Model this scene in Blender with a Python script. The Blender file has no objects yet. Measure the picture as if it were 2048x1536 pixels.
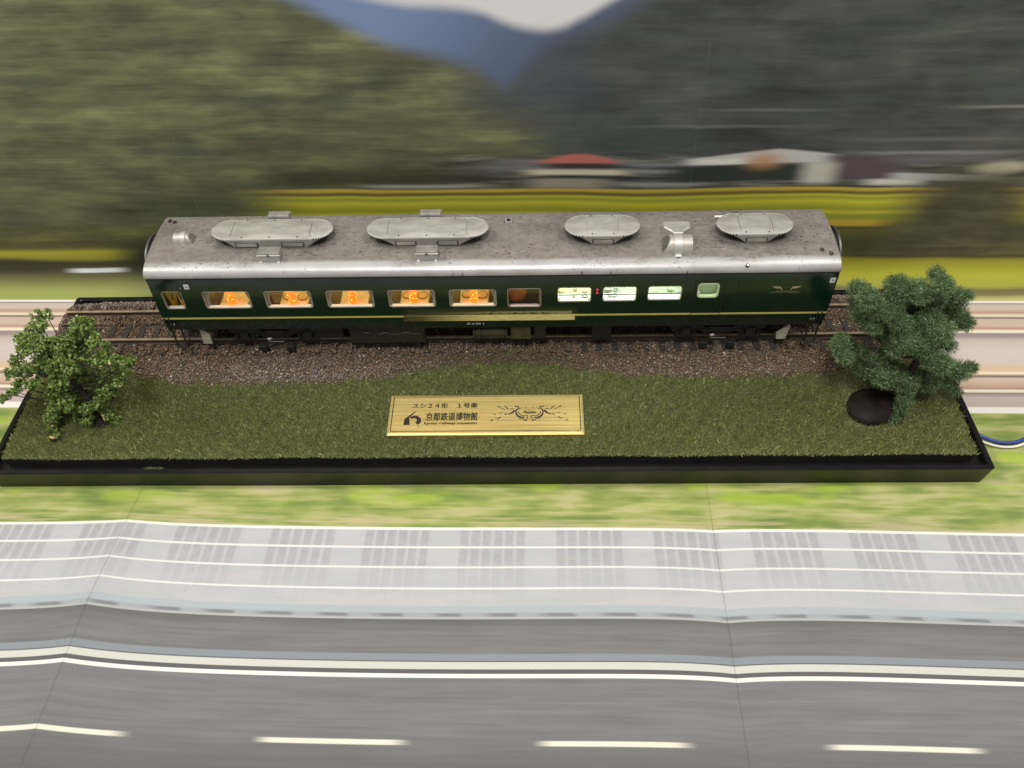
import bpy, bmesh, math, random
import numpy as np
from mathutils import Vector, Matrix

random.seed(7)
RNG = np.random.default_rng(7)
MM = 0.001
scene = bpy.context.scene
COL = scene.collection

# ------------------------------------------------------------------ camera
CAM_C = Vector((16.217, -249.678, 273.147))
PITCH, YAW, ROLL, FPX = math.radians(46.6563), math.radians(-2.03624), math.radians(-1.91735), 1752.03
_f = Vector((math.sin(YAW) * math.cos(PITCH), math.cos(YAW) * math.cos(PITCH), -math.sin(PITCH)))
_r = Vector((math.cos(YAW), -math.sin(YAW), 0.0))
_u = _r.cross(_f)
_r2 = _r * math.cos(ROLL) + _u * math.sin(ROLL)
_u2 = _u * math.cos(ROLL) - _r * math.sin(ROLL)
cam_data = bpy.data.cameras.new("camera")
cam = bpy.data.objects.new("camera", cam_data)
COL.objects.link(cam)
cam.matrix_world = Matrix(((_r2.x, _u2.x, -_f.x, CAM_C.x * MM), (_r2.y, _u2.y, -_f.y, CAM_C.y * MM),
                           (_r2.z, _u2.z, -_f.z, CAM_C.z * MM), (0, 0, 0, 1)))
cam_data.sensor_fit = 'HORIZONTAL'
cam_data.sensor_width = 36.0
cam_data.lens = FPX / 2048.0 * 36.0
cam_data.clip_start = 0.01
cam_data.clip_end = 20.0
scene.camera = cam

# ------------------------------------------------------------------ light: ceiling lamps of the room and an added front fill
world = bpy.data.worlds.new("World")
scene.world = world
world.use_nodes = True
world.node_tree.nodes["Background"].inputs[0].default_value = (1.0, 0.965, 0.90, 1)
world.node_tree.nodes["Background"].inputs[1].default_value = 0.36


def area_lamp(name, loc, target, size, watts, color):
    d = bpy.data.lights.new(name, 'AREA')
    d.shape = 'DISK'
    d.size = size
    d.energy = watts
    d.color = color
    o = bpy.data.objects.new(name, d)
    COL.objects.link(o)
    o.location = loc
    o.rotation_euler = (Vector(target) - Vector(loc)).to_track_quat('-Z', 'Y').to_euler()
    return o


area_lamp("overhead_lamp", (-1.25, 0.02, 1.55), (-0.05, 0, 0), 0.34, 15.0, (1.0, 0.965, 0.90))
area_lamp("overhead_lamp", (1.10, 0.10, 1.70), (0.05, 0, 0), 0.34, 15.0, (1.0, 0.965, 0.90))
area_lamp("overhead_lamp", (-0.1, -0.75, 1.9), (0, 0.05, 0.05), 0.6, 28.0, (1.0, 0.965, 0.91))  # fill lamp, added to brighten the upright sheet and roof shoulder

vs = scene.view_settings
scene.display_settings.display_device = 'sRGB'
vs.view_transform = 'Standard'
vs.look = 'None'
vs.exposure = 0.0
vs.gamma = 1.0
vs.use_curve_mapping = False
scene.render.engine = 'CYCLES'
scene.cycles.use_denoising = True
scene.cycles.max_bounces = 8
scene.cycles.transparent_max_bounces = 12
scene.cycles.sample_clamp_indirect = 4.0


# ------------------------------------------------------------------ node helpers
def lin(c):
    out = []
    for v in c[:3]:
        v = v / 255.0
        out.append(v / 12.92 if v <= 0.04045 else ((v + 0.055) / 1.055) ** 2.4)
    return out


class X:
    """One scalar socket of a node tree, with arithmetic."""
    def __init__(self, nt, sock):
        self.nt, self.s = nt, sock

    def _op(self, op, *args):
        n = self.nt.nodes.new('ShaderNodeMath')
        n.operation = op
        for i, a in enumerate((self,) + args):
            if isinstance(a, X):
                self.nt.links.new(a.s, n.inputs[i])
            else:
                n.inputs[i].default_value = float(a)
        return X(self.nt, n.outputs[0])

    def __add__(self, o): return self._op('ADD', o)
    def __radd__(self, o): return self._op('ADD', o)
    def __sub__(self, o): return self._op('SUBTRACT', o)
    def __rsub__(self, o): return (self * -1.0) + o
    def __mul__(self, o): return self._op('MULTIPLY', o)
    def __rmul__(self, o): return self._op('MULTIPLY', o)
    def abs(self): return self._op('ABSOLUTE')
    def max(self, o): return self._op('MAXIMUM', o)
    def min(self, o): return self._op('MINIMUM', o)
    def mod(self, o): return self._op('FLOORED_MODULO', o)
    def sqrt(self): return self._op('SQRT')

    def ss(self, a, b):
        """Smooth 0..1 as the value goes from a to b (a may exceed b)."""
        n = self.nt.nodes.new('ShaderNodeMapRange')
        n.interpolation_type = 'SMOOTHSTEP'
        flip = a > b
        lo, hi = (b, a) if flip else (a, b)
        self.nt.links.new(self.s, n.inputs['Value'])
        n.inputs['From Min'].default_value = lo
        n.inputs['From Max'].default_value = hi
        n.inputs['To Min'].default_value = 1.0 if flip else 0.0
        n.inputs['To Max'].default_value = 0.0 if flip else 1.0
        return X(self.nt, n.outputs['Result'])

    def band(self, a, b, e=0.3):
        return self.ss(a - e, a + e) * self.ss(b + e, b - e)

    def curve(self, pts, x0, x1, y0, y1):
        """Piecewise smooth function of this value, through pts."""
        n = self.nt.nodes.new('ShaderNodeFloatCurve')
        c = n.mapping.curves[0]
        P = [((px - x0) / (x1 - x0), (py - y0) / (y1 - y0)) for px, py in pts]
        while len(c.points) < len(P):
            c.points.new(0.5, 0.5)
        for p, q in zip(c.points, P):
            p.location = q
            p.handle_type = 'AUTO'
        n.mapping.update()
        t = (self - x0) * (1.0 / (x1 - x0))
        self.nt.links.new(t.s, n.inputs['Value'])
        return X(self.nt, n.outputs[0]) * (y1 - y0) + y0


class Print:
    """Layers of printed ink over one base colour."""
    def __init__(self, nt):
        self.nt = nt

    def noise(self, u, s, ku, ks, detail=2.0, rough=0.5, seed=0.0):
        c = self.nt.nodes.new('ShaderNodeCombineXYZ')
        for k, e in ((0, u * ku), (1, s * ks)):
            self.nt.links.new(e.s, c.inputs[k])
        c.inputs[2].default_value = seed
        n = self.nt.nodes.new('ShaderNodeTexNoise')
        n.inputs['Scale'].default_value = 1.0
        n.inputs['Detail'].default_value = detail
        n.inputs['Roughness'].default_value = rough
        self.nt.links.new(c.outputs[0], n.inputs['Vector'])
        return X(self.nt, n.outputs['Fac'])

    def ramp(self, x, stops, x0, x1, interp='LINEAR', gain=1.0):
        n = self.nt.nodes.new('ShaderNodeValToRGB')
        n.color_ramp.interpolation = interp
        t = (x - x0) * (1.0 / (x1 - x0))
        self.nt.links.new(t.s, n.inputs[0])
        el = n.color_ramp.elements
        stops = sorted(stops, key=lambda q: q[0])
        while len(el) < len(stops):
            el.new(0.5)
        for e, (p, c) in zip(el, stops):
            e.position = (p - x0) / (x1 - x0)
        for e, (p, c) in zip(el, stops):
            e.position = (p - x0) / (x1 - x0)
            e.color = [v * gain for v in lin(c)] + [1]
        return n.outputs[0]

    def mix(self, a, b, f):
        n = self.nt.nodes.new('ShaderNodeMix')
        n.data_type = 'RGBA'
        if isinstance(f, X):
            self.nt.links.new(f.s, n.inputs[0])
        else:
            n.inputs[0].default_value = f
        for k, c in ((6, a), (7, b)):
            if isinstance(c, bpy.types.NodeSocket):
                self.nt.links.new(c, n.inputs[k])
            else:
                n.inputs[k].default_value = (*c, 1)
        return n.outputs[2]

    def mul(self, a, f):
        n = self.nt.nodes.new('ShaderNodeVectorMath')
        n.operation = 'SCALE'
        self.nt.links.new(a, n.inputs[0])
        self.nt.links.new(f.s, n.inputs['Scale'])
        return n.outputs[0]


def new_mat(name):
    m = bpy.data.materials.new(name)
    m.use_nodes = True
    return m, m.node_tree, m.node_tree.nodes['Principled BSDF']


def mat(name, rgb, rough=0.5, metal=0.0, var=0.0, scale=300.0, bump=0.0, bscale=800.0, spec=0.5, emit=None, estr=0.0,
        rnd=None, coat=0.0):
    """Principled material: linear colour, noise variation in object space, optional bump, glow, per-face variation."""
    m, nt, b = new_mat(name)
    b.inputs['Base Color'].default_value = (*rgb, 1)
    b.inputs['Roughness'].default_value = rough
    b.inputs['Metallic'].default_value = metal
    b.inputs['Specular IOR Level'].default_value = spec
    b.inputs['Coat Weight'].default_value = coat
    tc = nt.nodes.new('ShaderNodeTexCoord')
    src = None
    if var > 0:
        n = nt.nodes.new('ShaderNodeTexNoise')
        n.inputs['Scale'].default_value = scale
        n.inputs['Detail'].default_value = 4
        nt.links.new(tc.outputs['Object'], n.inputs['Vector'])
        r = nt.nodes.new('ShaderNodeValToRGB')
        r.color_ramp.elements[0].position = 0.3
        r.color_ramp.elements[1].position = 0.7
        r.color_ramp.elements[0].color = [v * (1 - var) for v in rgb] + [1]
        r.color_ramp.elements[1].color = [min(1, v * (1 + var)) for v in rgb] + [1]
        nt.links.new(n.outputs['Fac'], r.inputs[0])
        src = r.outputs[0]
    if rnd is not None:                       # stops of a colour ramp read by the per-face attribute "rnd"
        a = nt.nodes.new('ShaderNodeAttribute')
        a.attribute_name = 'rnd'
        r = nt.nodes.new('ShaderNodeValToRGB')
        el = r.color_ramp.elements
        while len(el) < len(rnd):
            el.new(0.5)
        for e, (p, c) in zip(el, rnd):
            e.position = p
            e.color = (*c, 1)
        nt.links.new(a.outputs['Fac'], r.inputs[0])
        src = r.outputs[0]
    if src is not None:
        nt.links.new(src, b.inputs['Base Color'])
    if bump > 0:
        n = nt.nodes.new('ShaderNodeTexNoise')
        n.inputs['Scale'].default_value = bscale
        n.inputs['Detail'].default_value = 3
        nt.links.new(tc.outputs['Object'], n.inputs['Vector'])
        bp = nt.nodes.new('ShaderNodeBump')
        bp.inputs['Strength'].default_value = bump
        bp.inputs['Distance'].default_value = 0.0005
        nt.links.new(n.outputs['Fac'], bp.inputs['Height'])
        nt.links.new(bp.outputs[0], b.inputs['Normal'])
    if emit is not None:
        b.inputs['Emission Color'].default_value = (*emit, 1)
        b.inputs['Emission Strength'].default_value = estr
    return m


# ------------------------------------------------------------------ mesh helpers (millimetres in, metres out)
class MB:
    def __init__(self):
        self.v, self.f = [], []

    def add(self, vs, fs):
        k = len(self.v)
        self.v += [tuple(p) for p in vs]
        self.f += [tuple(i + k for i in f) for f in fs]
        return self

    def box(self, x0, x1, y0, y1, z0, z1, tx=0.0, ty=0.0):
        """Box; tx, ty shrink the top on each side."""
        vs = [(x0, y0, z0), (x1, y0, z0), (x1, y1, z0), (x0, y1, z0),
              (x0 + tx, y0 + ty, z1), (x1 - tx, y0 + ty, z1), (x1 - tx, y1 - ty, z1), (x0 + tx, y1 - ty, z1)]
        return self.add(vs, [(3, 2, 1, 0), (4, 5, 6, 7), (0, 1, 5, 4), (1, 2, 6, 5), (2, 3, 7, 6), (3, 0, 4, 7)])

    def cyl(self, p, q, r0, r1=None, n=12, cap=True):
        p, q = Vector(p), Vector(q)
        r1 = r0 if r1 is None else r1
        d = (q - p).normalized()
        a = d.orthogonal().normalized()
        b = d.cross(a)
        ring = [[p + (a * math.cos(t) + b * math.sin(t)) * r0, q + (a * math.cos(t) + b * math.sin(t)) * r1]
                for t in [2 * math.pi * i / n for i in range(n)]]
        vs = [x[0] for x in ring] + [x[1] for x in ring]
        fs = [(i, (i + 1) % n, n + (i + 1) % n, n + i) for i in range(n)]
        if cap:
            fs += [tuple(range(n - 1, -1, -1)), tuple(range(n, 2 * n))]
        return self.add(vs, fs)

    def tube(self, pts, radii, n=8):
        pts = [Vector(p) for p in pts]
        if not hasattr(radii, '__len__'):
            radii = [radii] * len(pts)
        vs, fs = [], []
        a = None
        for i, p in enumerate(pts):
            d = (pts[min(i + 1, len(pts) - 1)] - pts[max(i - 1, 0)]).normalized()
            a = d.orthogonal().normalized() if a is None else (a - d * a.dot(d)).normalized()
            b = d.cross(a)
            vs += [p + (a * math.cos(2 * math.pi * k / n) + b * math.sin(2 * math.pi * k / n)) * radii[i] for k in range(n)]
        for i in range(len(pts) - 1):
            fs += [(i * n + k, i * n + (k + 1) % n, (i + 1) * n + (k + 1) % n, (i + 1) * n + k) for k in range(n)]
        fs += [tuple(range(n - 1, -1, -1)), tuple(range((len(pts) - 1) * n, len(pts) * n))]
        return self.add(vs, fs)

    def loft(self, loops, cap0=True, cap1=True):
        n = len(loops[0])
        vs = [p for l in loops for p in l]
        fs = []
        for i in range(len(loops) - 1):
            fs += [(i * n + k, i * n + (k + 1) % n, (i + 1) * n + (k + 1) % n, (i + 1) * n + k) for k in range(n)]
        if cap0:
            fs.append(tuple(range(n - 1, -1, -1)))
        if cap1:
            fs.append(tuple(range((len(loops) - 1) * n, len(loops) * n)))
        return self.add(vs, fs)

    def prism(self, poly, axis, a, b):
        """A flat polygon extruded along an axis ('x', 'y', 'z')."""
        def P(u, w, t):
            return {'x': (t, u, w), 'y': (u, t, w), 'z': (u, w, t)}[axis]
        return self.loft([[P(u, w, a) for u, w in poly], [P(u, w, b) for u, w in poly]])

    def sphere(self, c, r, n=10, m=6, sq=(1, 1, 1)):
        vs, fs = [], []
        for j in range(m + 1):
            t = math.pi * j / m
            for i in range(n):
                p = 2 * math.pi * i / n
                vs.append((c[0] + r * sq[0] * math.sin(t) * math.cos(p), c[1] + r * sq[1] * math.sin(t) * math.sin(p), c[2] + r * sq[2] * math.cos(t)))
        for j in range(m):
            fs += [(j * n + i, (j + 1) * n + i, (j + 1) * n + (i + 1) % n, j * n + (i + 1) % n) for i in range(n)]
        return self.add(vs, fs)


def link(name, me, parent=None, loc=None):
    o = bpy.data.objects.new(name, me)
    COL.objects.link(o)
    if parent is not None:
        o.parent = parent
    if loc is not None:
        o.location = loc
    return o


def origin_of(o):
    t = Vector((0, 0, 0))
    while o is not None:
        t += o.location
        o = o.parent
    return t


def obj(name, mb, material, parent=None, smooth=False, bevel=0.0, at=None, seg=2):
    """One mesh object from millimetre geometry given in place; at = its own origin (mm)."""
    base = origin_of(parent)
    loc = Vector(at) * MM if at is not None else base
    me = bpy.data.meshes.new(name)
    V = np.array(mb.v, dtype=np.float64) * MM - np.array(loc)
    me.from_pydata(V.tolist(), [], mb.f)
    me.materials.append(material)
    me.validate()
    bm = bmesh.new()
    bm.from_mesh(me)
    bmesh.ops.remove_doubles(bm, verts=bm.verts, dist=1e-7)
    bmesh.ops.recalc_face_normals(bm, faces=bm.faces)
    bm.to_mesh(me)
    bm.free()
    if smooth:
        me.shade_smooth()
        if smooth is not True:
            me.set_sharp_from_angle(angle=math.radians(smooth))
    o = link(name, me, parent, loc - base)
    if bevel > 0:
        md = o.modifiers.new('edge', 'BEVEL')
        md.width = bevel * MM
        md.segments = seg
        md.limit_method = 'ANGLE'
        md.angle_limit = math.radians(35)
    return o


def copy_of(o, parent, loc):
    c = o.copy()
    COL.objects.link(c)
    c.parent = parent
    c.location = loc
    return c


def arrays_obj(name, V, F, material, parent=None, rnd=None):
    """Fast mesh from numpy: V (n,3) in mm, F (m,k) indices, rnd per-face values."""
    base = np.array(origin_of(parent))
    V = V * MM - base
    m, k = F.shape
    me = bpy.data.meshes.new(name)
    me.vertices.add(len(V))
    me.vertices.foreach_set('co', V.astype(np.float32).ravel())
    me.loops.add(m * k)
    me.loops.foreach_set('vertex_index', F.astype(np.int32).ravel())
    me.polygons.add(m)
    me.polygons.foreach_set('loop_start', np.arange(0, m * k, k, dtype=np.int32))
    me.polygons.foreach_set('loop_total', np.full(m, k, dtype=np.int32))
    me.update(calc_edges=True)
    if rnd is not None:
        a = me.attributes.new('rnd', 'FLOAT', 'FACE')
        a.data.foreach_set('value', np.asarray(rnd, dtype=np.float32))
    me.materials.append(material)
    return link(name, me, parent)


def thing(name, label, cat, loc_mm, group=None):
    o = bpy.data.objects.new(name, None)
    COL.objects.link(o)
    o.empty_display_size = 0.01
    o.location = Vector(loc_mm) * MM
    return tag(o, label, cat, group)


def tag(o, label, cat=None, group=None, kind=None):
    o['label'] = label
    if cat:
        o['category'] = cat
    if group:
        o['group'] = group
    if kind:
        o['kind'] = kind
    return o


def text_mesh(body, x0, x1, y0, y1, z, shear=0.0, bold=0.0):
    """Flat lettering fitted into a rectangle of the XY plane (mm)."""
    cu = bpy.data.curves.new('lettering', 'FONT')
    cu.body = body
    cu.shear = shear
    cu.offset = bold
    cu.resolution_u = 3
    o = bpy.data.objects.new('lettering_source', cu)
    COL.objects.link(o)
    bpy.context.view_layer.update()
    dg = bpy.context.evaluated_depsgraph_get()
    me = bpy.data.meshes.new_from_object(o.evaluated_get(dg))
    V = np.array([v.co[:] for v in me.vertices])
    F = [tuple(p.vertices) for p in me.polygons]
    bpy.data.objects.remove(o)
    bpy.data.curves.remove(cu)
    bpy.data.meshes.remove(me)
    lo, hi = V.min(0), V.max(0)
    V[:, 0] = x0 + (V[:, 0] - lo[0]) / (hi[0] - lo[0]) * (x1 - x0)
    V[:, 1] = y0 + (V[:, 1] - lo[1]) / (hi[1] - lo[1]) * (y1 - y0)
    V[:, 2] = z
    return V, F


# ------------------------------------------------------------------ the printed paper sheet: table top and backdrop in one
SK = 0.017                     # the sheet lies a touch askew to the model
VW, RF = 74.5, 12.0            # wall face and fillet radius


def build_sheet():
    nt_mat, nt, b = new_mat('printed_paper')
    b.inputs['Roughness'].default_value = 0.55
    b.inputs['Specular IOR Level'].default_value = 0.25
    uvn = nt.nodes.new('ShaderNodeUVMap')
    uvn.uv_map = 'print_mm'
    sep = nt.nodes.new('ShaderNodeSeparateXYZ')
    nt.links.new(uvn.outputs[0], sep.inputs[0])
    u, s = X(nt, sep.outputs[0]), X(nt, sep.outputs[1])
    P = Print(nt)
    mix, noise = P.mix, P.noise
    z = s - 69.35

    GW, GF = 1.38, 0.69        # colour gains; upright part brightened to make up for weaker lamp light

    def C(r, g, b_, k=GW):
        return [min(0.88, v * k) for v in lin((r, g, b_))]

    wob = (noise(u, z, 0.012, 0.02, 2, 0.5, 3.1) - 0.5)
    sw = s + wob * 5.0
    zw = z + wob * 5.0
    def ell(u0, z0, ru, rz, k=0.5):
        du, dz = (u - u0) * (1.0 / ru), (zw - z0) * (1.0 / rz)
        return (du * du + dz * dz).sqrt().ss(1.0, 1.0 - k)

    streak = noise(u, sw, 0.026, 0.34, 3, 0.55, 1.0)
    fine = noise(u, sw, 0.055, 1.0, 2, 0.6, 5.0)
    blob = noise(u, z, 0.022, 0.07, 2, 0.5, 9.0)
    grain = noise(u, s, 2.6, 2.6, 1, 0.5, 2.0)
    blob2 = noise(u, zw, 0.034, 0.085, 3, 0.6, 13.0)
    tone = streak * 0.24 + fine * 0.13 + blob * 0.38 + blob2 * 0.42 - 0.085
    # left hill, olive woods
    hill = P.ramp(tone, [(0.32, (62, 63, 52)), (0.44, (84, 86, 65)), (0.53, (100, 104, 77)), (0.66, (129, 131, 92))], 0, 1, gain=GW * 1.12)
    hue = noise(u, zw, 0.028, 0.10, 2, 0.5, 61.0)
    hill = mix(hill, C(92, 86, 68), hue.ss(0.50, 0.68) * 0.45)
    hill = mix(hill, C(66, 74, 66), hue.ss(0.46, 0.32) * 0.4)
    low = P.ramp(tone, [(0.30, (46, 50, 40)), (0.5, (78, 82, 62)), (0.68, (106, 108, 76))], 0, 1, gain=GW * 1.1)
    wall = mix(hill, low, z.ss(82, 40))
    # right hill, slate woods
    dark = P.ramp(tone, [(0.28, (48, 50, 51)), (0.44, (64, 67, 66)), (0.58, (80, 83, 78)), (0.72, (102, 104, 95))], 0, 1, gain=GW)
    dark = mix(dark, C(74, 84, 74), hue.ss(0.5, 0.66) * 0.4)
    wall = mix(wall, dark, (u - (z * -0.55 + 70.0)).ss(-20, 22))
    wall = mix(wall, C(62, 72, 72), u.band(15, 85, 14) * z.band(66, 84, 7) * 0.55)
    wall = mix(wall, C(70, 76, 90), ell(16, 104, 44, 32, 0.95) * 0.65)
    # blue far mountain between them
    edge_l = u.curve([(-100, 146), (-76, 137.1), (-62, 130), (-54, 125.4), (-45, 121), (-36, 117.6), (-15, 111.8), (-4, 106.9), (4, 98.9), (20, 86), (60, 74)], -100, 60, 70, 150)
    edge_r = u.curve([(-20, 60), (2, 95.7), (8, 104.2), (14, 112.3), (20, 118.2), (27, 122), (38.5, 126.6), (45, 130), (54, 136)], -20, 54, 55, 150)
    blue = mix(C(116, 134, 170), C(84, 97, 120), (u + (z - 120) * -0.6).ss(-55, 25))
    in_valley = (zw - edge_l).ss(-5, 5) * (zw - edge_r).ss(-10, 6) * z.ss(92, 108)
    wall = mix(wall, blue, in_valley)
    # white sky
    sky_e = u.curve([(-70, 141), (-47, 136.8), (-32, 134.1), (-17, 132.7), (-4.5, 130.2), (4.7, 126.3), (14, 123.6), (23.5, 122.9), (33, 126.7), (42, 132), (60, 142)], -70, 60, 118, 145)
    wall = mix(wall, C(224, 221, 214), (zw - sky_e).ss(-2.6, 3.6) * (zw - edge_r).ss(-4, 6))
    # village strip
    vill = u.ss(-40, -5) * z.band(53, 71, 2.5)
    vtone = noise(u, sw, 0.03, 0.55, 3, 0.6, 17.0)
    vcol = P.ramp(vtone, [(0.34, (48, 50, 46)), (0.5, (82, 84, 78)), (0.62, (120, 120, 112)), (0.72, (160, 158, 150))], 0, 1, gain=GW)
    wall = mix(wall, vcol, vill * 0.8)
    wall = mix(wall, C(46, 44, 36), u.band(-95, 0, 12) * z.band(55, 64, 3) * 0.6)

    def patch(col, c, u0, u1, z0, z1, eu=3.0, ez=0.7, k=1.0):
        return mix(col, C(*c), u.band(u0, u1, eu * 1.5) * zw.band(z0, z1, ez * 1.25) * k)

    wall = patch(wall, (128, 132, 134), 52, 86, 64.5, 67.0, 8, 1.0, 0.6)
    wall = patch(wall, (112, 114, 112), -12, 22, 62.5, 66.0, 10, 1.4, 0.7)
    wall = patch(wall, (150, 146, 150), 150, 216, 70.0, 71.4, 10, 0.8, 0.6)
    wall = patch(wall, (165, 160, 150), -58, -8, 54.6, 56.4, 8, 0.7, 0.8)
    wall = patch(wall, (150, 150, 150), 92, 130, 90, 91, 12, 0.7, 0.35)
    wall = patch(wall, (150, 150, 142), 188, 240, 90.4, 91.6, 10, 0.6, 0.6)
    wall = patch(wall, (120, 122, 116), 60, 120, 82.5, 83.6, 14, 0.6, 0.5)
    wall = patch(wall, (118, 120, 116), 150, 215, 76, 77.5, 14, 0.8, 0.5)
    wall = patch(wall, (130, 130, 126), 0, 60, 66.2, 68.6, 10, 1.2, 0.6)
    roof = ((u - 35).abs() * 0.25 + (zw - 71.6)).ss(1.3, -1.0) * zw.ss(65.5, 67.0) * zw.ss(71.8, 69.8)
    wall = mix(wall, C(178, 104, 97), roof * u.band(17, 52, 7))
    wall = patch(wall, (62, 54, 52), 22, 50, 63.7, 66.2, 6)
    wall = patch(wall, (196, 190, 168), 13, 55, 60.6, 63.3, 5)
    wall = patch(wall, (44, 46, 44), 24, 62, 59.0, 60.3, 8)
    wall = patch(wall, (148, 138, 128), 14, 46, 54.2, 58.8, 6)
    wall = patch(wall, (140, 142, 142), 56, 84, 61.4, 63.2, 6, 0.8, 0.7)
    wall = patch(wall, (150, 152, 152), 54, 92, 55.2, 57.0, 7, 0.8, 0.8)
    roof2 = ((u - 118.0).abs() * 0.10 + (zw - 72.2)).ss(0.8, -0.8) * zw.ss(65.0, 66.0)
    wall = mix(wall, C(188, 187, 184), roof2 * u.band(80, 142, 6) * 0.95)
    wall = patch(wall, (214, 212, 202), 84, 106, 65.6, 68.2, 4)
    wall = patch(wall, (52, 58, 52), 74, 132, 57.0, 64.6, 6)
    wall = mix(wall, C(178, 134, 100), ell(112.5, 66.6, 13, 6.5, 0.95) * 0.85)
    wall = patch(wall, (86, 74, 78), 140, 172, 58, 69.5, 5)
    wall = patch(wall, (104, 100, 102), 165, 215, 66, 69.5, 8, 1.0, 0.8)
    wall = patch(wall, (184, 180, 172), 130, 143.5, 55.5, 66, 3.5, 1.2)
    wall = patch(wall, (196, 194, 188), 158, 182, 55.2, 58.0, 4)
    wedge = (zw - (u * -0.02 + 63.4)).band(-2.2, 1.2, 0.7)
    wall = mix(wall, C(182, 181, 180), wedge * u.band(168, 212, 6) * 0.9)
    wall = mix(wall, C(204, 198, 176), ell(212, 63.5, 17, 4.2, 0.75))
    # rice fields
    fz = zw + (noise(u, z, 0.02, 0.0, 1, 0.5, 4.0) - 0.5) * 2.0
    field = P.ramp(fz, [(33, (88, 90, 44)), (36.5, (122, 128, 42)), (39, (122, 130, 44)), (40.6, (168, 166, 52)), (42.4, (130, 134, 40)),
                        (44.2, (150, 148, 46)), (46.4, (178, 172, 56)), (48.4, (134, 140, 48)), (49.6, (174, 168, 60)), (50.9, (96, 88, 44)),
                        (51.7, (112, 100, 50)), (52.6, (170, 152, 60)), (53.6, (166, 148, 66))], 33, 54, gain=GW * 1.14)
    wall = mix(wall, field, u.ss(-122, -78) * zw.ss(54.4, 53.2) * z.ss(29, 35))
    lowmass = P.ramp(tone, [(0.34, (56, 54, 38)), (0.5, (80, 80, 52)), (0.66, (108, 106, 62))], 0, 1, gain=GW)
    wall = mix(wall, lowmass, z.ss(38, 31))
    wall = mix(wall, C(178, 152, 56), u.band(120, 172, 10) * zw.band(32.8, 36.5, 1.0) * 0.9)
    wall = mix(wall, C(112, 112, 46), u.band(120, 186, 14) * zw.band(26, 31, 2.0) * 0.5)
    bush = P.ramp(tone, [(0.34, (50, 47, 38)), (0.5, (70, 66, 50)), (0.66, (92, 90, 66))], 0, 1, gain=GW)
    wall = mix(wall, bush, ell(206, 42, 44, 34, 0.7))
    wall = mix(wall, bush, ell(200, 24, 56, 14, 0.85))
    wall = mix(wall, C(74, 74, 44), ell(150, 24, 44, 9, 0.9) * 0.7)
    # low meadow behind the track
    mead = P.ramp(zw + u * 0.006, [(-6, (160, 152, 108)), (-3.2, (142, 140, 86)), (-1.6, (98, 93, 54)), (0.6, (86, 81, 47)), (2.6, (132, 132, 50)),
                                   (8, (152, 152, 50)), (13.5, (152, 151, 52)), (15.6, (134, 132, 50)), (17.6, (70, 62, 42))], -8, 20, gain=GW)
    wall = mix(wall, mead, u.ss(60, 130) * zw.ss(18.5, 15.5))
    leftl = P.ramp(zw, [(-8, (126, 134, 74)), (-3, (118, 124, 62)), (1, (106, 107, 54)), (5, (84, 82, 50)), (8, (66, 62, 46)),
                        (12.5, (62, 58, 44)), (15, (130, 130, 48)), (18.5, (150, 148, 50)), (21, (84, 82, 50)), (25, (60, 56, 42))], -10, 27, gain=GW)
    wall = mix(wall, leftl, u.ss(-150, -190) * zw.ss(26, 22))
    wall = mix(wall, C(52, 48, 38), ell(-238, 11, 44, 6, 0.6) * 0.8)
    wall = mix(wall, C(36, 38, 30), ell(-158, 14, 32, 17, 0.7))
    wall = mix(wall, C(190, 192, 196), u.band(-207, -182, 6) * zw.band(7.0, 9.2, 0.6))
    # flat part
    n1 = noise(u, s, 0.042, 0.15, 2, 0.55, 21.0)
    n2 = noise(u, s, 0.03, 0.5, 2, 0.5, 23.0)
    n3 = noise(u, s, 0.018, 0.9, 2, 0.5, 27.0)
    F = lambda *c: C(*c, GF)
    rail = P.ramp(s + (n3 - 0.5) * 0.5, [(-7.2, (255, 250, 240)), (-4.2, (255, 250, 240)), (-3.2, (200, 184, 180)), (1.7, (208, 191, 185)), (3.4, (170, 153, 153)),
                       (4.2, (154, 137, 135)), (4.8, (250, 240, 214)), (5.8, (255, 244, 220)), (6.6, (184, 152, 136)), (8.3, (209, 177, 154)), (12.4, (219, 198, 181)), (14.0, (121, 102, 94)),
                       (15.0, (223, 199, 165)), (15.8, (255, 244, 214)), (16.9, (227, 199, 168)), (18.8, (224, 196, 164)), (21.5, (218, 203, 193)), (30, (219, 207, 202)), (36, (208, 193, 186)),
                       (38.6, (165, 148, 147)), (40.4, (170, 152, 150)), (41.2, (255, 246, 224)), (42.4, (250, 236, 206)), (43.4, (190, 153, 135)), (45.6, (220, 197, 179)), (49.6, (215, 194, 177)),
                       (50.8, (109, 90, 82)), (51.7, (255, 242, 214)), (52.8, (237, 221, 195)), (54.0, (198, 162, 142)), (56.8, (224, 205, 190)), (59.6, (216, 201, 193))], -9, 62, gain=GF)
    edge = mix(rail, F(160, 150, 152), s.band(59.9, 60.6, 0.3))
    edge = mix(edge, F(255, 252, 244), s.ss(60.6, 61.0))
    flat = edge
    verge = P.ramp(n1 * 0.7 + n2 * 0.3, [(0.32, (116, 138, 76)), (0.42, (142, 160, 84)), (0.5, (166, 176, 102)), (0.58, (192, 192, 128)), (0.68, (206, 200, 152))], 0, 1, gain=GF)
    verge = mix(verge, F(180, 206, 70), noise(u, s, 0.028, 0.085, 2, 0.5, 71.0).ss(0.50, 0.64) * s.ss(-60, -48) * 0.75)
    verge = mix(verge, F(204, 192, 152), s.ss(-58, -64) * n2.ss(0.45, 0.6) * 0.7)
    flat = mix(flat, verge, s.ss(-6.6, -7.6))
    # grey barrier with rows of faint bars
    bars = ((u + 10.0).mod(35.3))
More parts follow.
